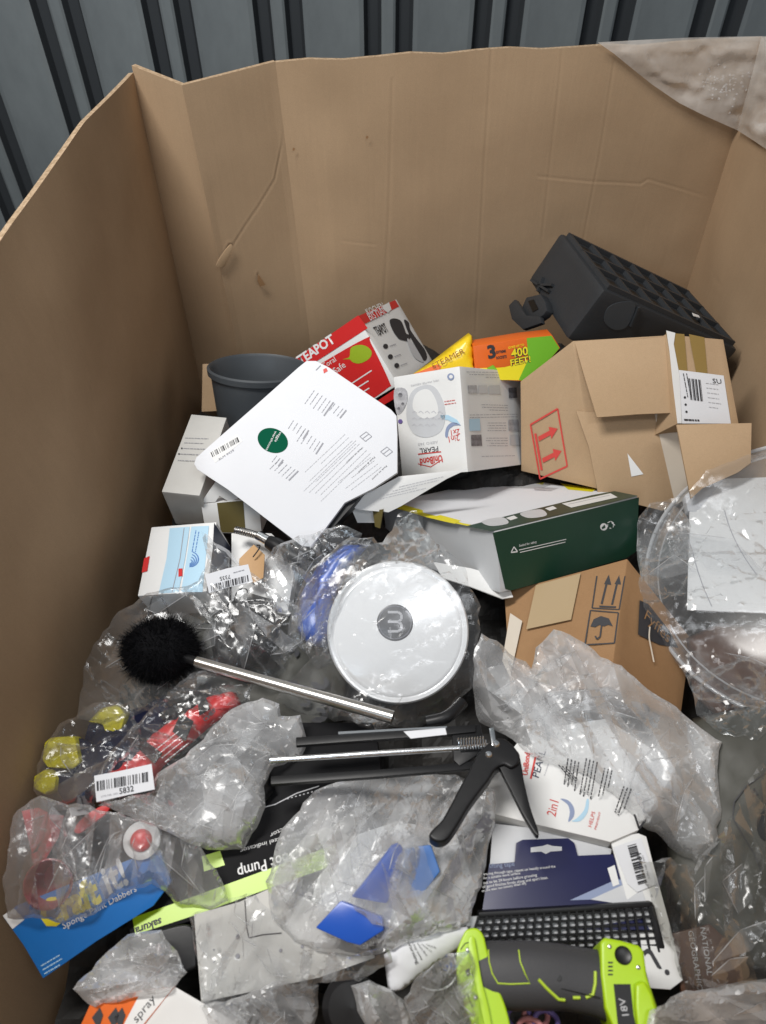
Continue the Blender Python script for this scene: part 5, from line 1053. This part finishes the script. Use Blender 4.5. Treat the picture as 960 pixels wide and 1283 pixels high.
bag('crinkled_bag', [(362, 798), (368, 760), (380, 725), (405, 695), (440, 672), (470, 672), (476, 690), (455, 712), (432, 745), (418, 790), (415, 830), (400, 838), (380, 815)], F_['clear'], 'clear bag wrapped tight around the royal blue plastic', folds=1, puff=.012, seed=9, sp=4)
bag('wrapping_bag', [(402, 735), (425, 700), (455, 684), (480, 680), (494, 665), (500, 640), (522, 640), (530, 665), (556, 685), (585, 715), (600, 760), (600, 820), (590, 860), (566, 892), (520, 912), (470, 912), (430, 905), (370, 890), (345, 875), (372, 845), (398, 820), (396, 775)], F_['clear'],
    'clear bag pulled over the round white lid', folds=0, fold=40, puff=.008, cr=.28, seed=14, sp=4.5, gap=.004)
bag('printed_bag', [(112, 985), (135, 945), (175, 905), (212, 868), (240, 842), (268, 830), (300, 838), (320, 856), (314, 880), (285, 905), (262, 935), (215, 965), (192, 985), (190, 1006), (150, 1010), (122, 1006)], F_['clear'], 'clear bag with black print around the red pack', folds=1, puff=.014, seed=17, sp=4)
bag('sponge_bag', [(42, 990), (48, 960), (60, 925), (85, 900), (118, 885), (150, 878), (172, 892), (175, 920), (155, 950), (125, 985), (118, 1010), (85, 1012), (58, 1005)], F_['clear'], 'clear bag holding the yellow sponge dabbers', folds=1, puff=.014, seed=19, sp=4.5)
bag('red_toy_bag', [(4, 1100), (12, 1050), (22, 1015), (50, 1000), (95, 1008), (150, 1020), (205, 1035), (250, 1062), (272, 1090), (284, 1125), (262, 1142), (228, 1135), (190, 1108), (150, 1120), (120, 1145), (80, 1158), (40, 1150), (10, 1150)], F_['thin'], 'hazy bag over red plastic toys and the blue craft card', puff=.02, seed=23, sp=4.5)
refresh()
bag('milky_bag', [(122, 1008), (190, 990), (196, 968), (240, 940), (275, 905), (300, 880), (330, 872), (350, 882), (352, 898), (376, 896), (386, 930), (378, 950), (345, 962), (330, 985), (334, 1012), (318, 1035), (305, 1062), (270, 1066), (238, 1060), (205, 1040), (170, 1030)], F_['haze'],
    'crumpled milky bag lying on the black foot pump box', puff=.026, cr=1.25, seed=27, sp=4)
pl = hitplane(BV[0], (120, 975), (190, 962), (150, 1004), .045)
t = thing('barcode_label', on(pl, 155, 982), 'white barcode label 5832 upright above the red toys', 'label')
ext('label_paper', pl, [(118, 972), (150, 966), (190, 957), (194, 989), (160, 996), (121, 1005)], .0005, M['paper'], t)
barcode(pl, (121, 979), (186, 967), (.5, 12), M['ink'], t, n=46, seed=9); text('5832', pl, (150, 995), (168, 991), M['ink'], t, ys=1.1, bold=.01); text('LPN NR 1001', pl, (127, 999), (148, 995), M['ink2'], t, ys=.8)
pl = hitplane(BV[0], (88, 1013), (120, 1010), (104, 1022), .035)
t = thing('white_tag', on(pl, 104, 1016), 'small blank white tag just below the 5832 label', 'label'); ext('tag_paper', pl, [(87, 1012), (119, 1008), (121, 1018), (90, 1023)], .0005, M['paper'], t); strokes('lettering', pl, [(97, 1016, 105, 1014)], 2, M['ink'], t)
CB = bag('milky_bag', [(334, 1105), (342, 1070), (362, 1030), (395, 992), (430, 975), (480, 968), (540, 968), (590, 978), (618, 992), (620, 1030), (610, 1075), (602, 1120), (590, 1160), (560, 1168), (500, 1185), (455, 1200), (415, 1195), (370, 1178), (340, 1150)], F_['haze'],
    'large milky white bag around the royal blue case', puff=.022, cr=1.1, seed=33, sp=4.5)
BIG = bag('milky_bag', [(598, 905), (592, 860), (592, 825), (604, 792), (625, 800), (648, 822), (668, 838), (672, 812), (694, 788), (715, 794), (778, 835), (820, 868), (856, 893), (880, 912), (907, 930), (900, 965), (905, 1006), (897, 1057), (873, 1083), (850, 1068), (830, 1050), (802, 1036), (775, 1002), (740, 975), (699, 960), (660, 942), (632, 922)], F_['haze'],
    'big crumpled hazy bag with black warning print over the pearl box', puff=.03, cr=1.35, seed=37, sp=4.2)
# ---- caulking gun
pl = p3((380, 950, .500), (620, 938, .515), (560, 1050, .520))
t = thing('caulking_gun', on(pl, 520, 960, -.02), 'black caulking gun with silver rod, spring and curved handle', 'caulking gun')
def tb(nm, a, b, r_, m, l0=.0, l1=None, **k): return tube(nm, [on(pl, *a, l0), on(pl, *b, l0 if l1 is None else l1)], r_, m, t, **k)
ext('top_rail', pl, [(372, 928), (565, 914), (596, 912), (596, 921), (565, 924), (372, 938)], .008, M['black'], t, lift=.010, bevel=.001)
ext('lower_rail', pl, [(340, 974), (470, 966), (600, 955), (600, 964), (470, 975), (340, 984)], .008, M['black'], t, lift=.004, bevel=.001)
ext('white_label', pl, [(506, 921), (558, 917), (560, 925), (515, 930)], .0004, M['paper'], t, lift=.0108)
ext('second_rail', pl, [(425, 922), (560, 915), (560, 917), (425, 925)], .003, M['zinc'], t, lift=.012)
tb('push_rod', (340, 955), (622, 937), .0042, M['zinc'], .006)
ext('end_frame', pl, [(566, 912), (602, 910), (606, 930), (604, 945), (576, 962), (568, 955)], .016, M['black'], t, lift=.006, bevel=.0015)
P = [on(pl, 574+34*k/140, 937.5-1.5*k/140, .012)+(pl[1]*math.cos(k*2*math.pi/14)+nrm(np.cross(pl[1], on(pl, 620, 937)-on(pl, 574, 938)))*math.sin(k*2*math.pi/14))*.0085 for k in range(141)]
tube('spring', P, .0012, M['zinc'], t, seg=6)
ext('release_lever', pl, [(612, 922), (618, 921), (621, 942), (616, 944)], .003, M['zinc'], t, lift=.022, bevel=.0008)
ext('handle', pl, [(604, 946), (616, 936), (632, 934), (648, 950), (650, 962), (640, 970), (630, 966), (620, 972), (612, 985), (598, 1003), (586, 1020), (574, 1040), (561, 1058), (548, 1062), (538, 1055), (542, 1047), (553, 1036), (564, 1017), (577, 992), (590, 968), (596, 955)], .022, M['black'], t, lift=.020, bevel=.006, seg=3, curve=4)
ext('trigger', pl, [(622, 950), (646, 946), (652, 960), (656, 985), (664, 1018), (674, 1048), (670, 1050), (655, 1026), (640, 996), (626, 968)], .012, M['black'], t, lift=.014, bevel=.003, curve=4)
for x, y in ((621, 941), (612, 954)): lathe('rivet', on(pl, x, y, .020), pl[1], [(0, .0035), (.0035, .0032), (.0052, .0015), (.0056, 0)], M['zinc'], t, seg=20)
tube('hook_rod', [on(pl, 535, 905, .0), on(pl, 560, 900, .004), on(pl, 580, 880, 0)], .009, M['black'], t, curve=4)
pl = hp(440, 1140, .475, -.1, -.3); t = CASE
ext('case_half', p3((440, 1120, .485), (500, 1058, .50), (520, 1110, .475)), [(440, 1122), (452, 1108), (472, 1082), (490, 1058), (498, 1055), (503, 1060), (502, 1078), (495, 1104), (483, 1130), (470, 1128)], .012, M['blue'], t, lift=.012, bevel=.003)
ext('case_half', pl, [(396, 1162), (428, 1128), (480, 1148), (482, 1165), (452, 1184), (436, 1180)], .018, M['blue'], t, lift=.008, bevel=.003)
ext('case_inside', up(pl, -.004), [(496, 1064), (540, 1058), (552, 1092), (528, 1122), (484, 1138)], .008, M['swirl'], t, bevel=.003); ext('case_inside', up(pl, -.002), [(500, 1064), (522, 1062), (514, 1100), (488, 1126)], .008, M['bluec'], t, bevel=.003)
refresh()
bag('milky_bag', [(440, 1118), (462, 1080), (482, 1048), (506, 1040), (526, 1056), (540, 1082), (546, 1112), (535, 1146), (505, 1166), (466, 1158), (446, 1140)], F_['thin'], '', puff=.004, seed=71, sp=4, root=CB, folds=1, cr=.7)
refresh()
pl = hitplane(BV[0], (710, 960), (800, 975), (760, 1010), .004)
t = BIG
for k, (a, b, n_) in enumerate([((712, 950), (706, 990), 4), ((735, 950), (726, 1000), 4), ((758, 962), (750, 998), 3), ((782, 985), (770, 1020), 3), ((700, 958), (718, 978), 3)]): smalltext(pl, a, b, (4.5, 1.5), n_, M['ink'], t, 1.3, 60+k)
strokes('triangle_print', pl, [(795, 1020, 801, 1038), (801, 1038, 811, 1024)], 2, M['ink'], t)
bag('clear_bag', [(800, 690), (806, 652), (830, 628), (862, 615), (885, 590), (930, 575), (975, 560), (985, 700), (985, 905), (950, 925), (905, 920), (872, 895), (862, 850), (838, 815), (806, 760)], F_['clear'], 'clear bag around the clear dome and white square card', folds=2, cr=.3, fold=55, puff=.006, seed=41, sp=5, gap=.004)
c = at(1014, 715, .53); dn = nrm(nrm(-ray(1014, 715))+.51*UP)
t = thing('clear_dome', c, 'large clear round plastic dome lid with thick rim at the right edge', 'lid')
KD = 1.178; prof = [(a*KD, h*.8) for a, h in [(.215+.001, .002), (.220, .004), (.2225, .0), (.220, -.004), (.2155, -.002), (.203, .004), (.200, .020), (.188, .034), (.15, .046), (.08, .052), (.0, .054)]]
lathe('dome_shell', c, dn, prof[5:], F_['blister'], t, seg=96); lathe('dome_rim', c, dn, prof[:6], F_['rim'] if 'rim' in F_ else F_['milky'], t, seg=128)
tube('rim_bead', [c+np.array(x) for x in []] or [c+(nrm(np.cross(dn, [0, 1, 0]))*math.cos(a)+np.cross(dn, nrm(np.cross(dn, [0, 1, 0])))*math.sin(a))*.2215*KD for a in np.linspace(0, 2*math.pi, 97)], .0034, F_['bead'], t, seg=8, cap=False)
tube('inner_lip', [c+(nrm(np.cross(dn, [0, 1, 0]))*math.cos(a)+np.cross(dn, nrm(np.cross(dn, [0, 1, 0])))*math.sin(a))*.2035*KD for a in np.linspace(0, 2*math.pi, 97)], .0016, F_['bead'], t, seg=6, cap=False)
bag('crinkled_film', [(800, 648), (815, 632), (842, 630), (862, 650), (868, 690), (858, 712), (838, 700), (815, 705), (803, 730), (796, 700)], F_['clear2'], 'crinkled clear film between the green box and the dome', 'plastic film', puff=.012, cr=1.2, seed=43, sp=3.5)
bag('clear_sheet', [(840, 1075), (870, 1090), (905, 1040), (930, 985), (985, 930), (985, 1240), (930, 1245), (860, 1240), (822, 1150), (800, 1080)], F_['grey'], 'thin grey clear sheet over the olive cushion', 'plastic film', puff=.012, seed=47, sp=6, back=False, folds=4)
bag('milky_bag', [(815, 1268), (850, 1245), (890, 1238), (930, 1228), (985, 1222), (985, 1310), (810, 1310)], F_['milky'], 'milky bag at the bottom right corner of the heap', puff=.015, seed=51, sp=5)
bag('clear_bag', [(90, 1238), (120, 1205), (160, 1172), (200, 1168), (225, 1190), (236, 1220), (212, 1240), (170, 1252), (120, 1262)], F_['haze'], 'clear bag under the craft card at the bottom left', puff=.014, seed=53, sp=5)
bag('clear_bag', [(238, 1150), (262, 1135), (320, 1120), (380, 1180), (430, 1200), (485, 1188), (492, 1205), (450, 1228), (400, 1232), (330, 1250), (255, 1262)], F_['clear'], 'clear bag smoothed over the white screw panel', puff=.008, cr=.7, seed=57, sp=5)
bag('milky_bag', [(250, 1260), (300, 1248), (345, 1232), (398, 1234), (400, 1262), (380, 1310), (270, 1310)], F_['haze'], 'hazy bag flap at the bottom between orange box and black cap', puff=.015, seed=61, sp=5)
bag('twisted_bag', [(440, 1236), (462, 1230), (490, 1240), (512, 1262), (540, 1310), (470, 1310), (455, 1275)], F_['milky'], 'twisted milky bag neck right of the black cap', puff=.018, cr=1.2, seed=63, sp=4, aniso=1.0)
bag('clear_bag', [(505, 1250), (520, 1225), (560, 1195), (590, 1190), (600, 1250), (600, 1310), (530, 1310)], F_['clear2'], 'crinkled clear bag left of the lime green collar', puff=.012, seed=67, sp=4.5)

# torn places and punctures in the big carton
pw = plane(top['b'], top['c'], bot['b']); pf = plane(lf, top['a'], bot['a']); pb_ = wp
ext('torn_flap', up(pw, .006), [(271, 333), (277, 321), (288, 307), (292, 310), (287, 322), (279, 335)], .002, M['kraft2'], binr, curve=3, bevel=.0005)
ext('torn_flap', up(pw, .005), [(324, 344), (328, 350), (333, 357), (326, 359), (323, 352)], .0015, M['kraft3'], binr)
for (x, y, a_, b2) in ((155, 402, 2.4, 4), (162, 403, 1.6, 5), (159, 410, 1.5, 2.4)): decal('puncture', pf, [(x+a_*math.cos(q), y+b2*math.sin(q)) for q in np.linspace(0, 5.6, 7)], M['ngbrown'], binr, lift=.009)
for (x, y) in ((897, 355), (368, 187), (460, 172)): decal('puncture', up(pb_, -.004), [(x+1.6*math.cos(q), y+2.2*math.sin(q)) for q in np.linspace(0, 5.6, 6)], M['kraft3'], binr, lift=0)
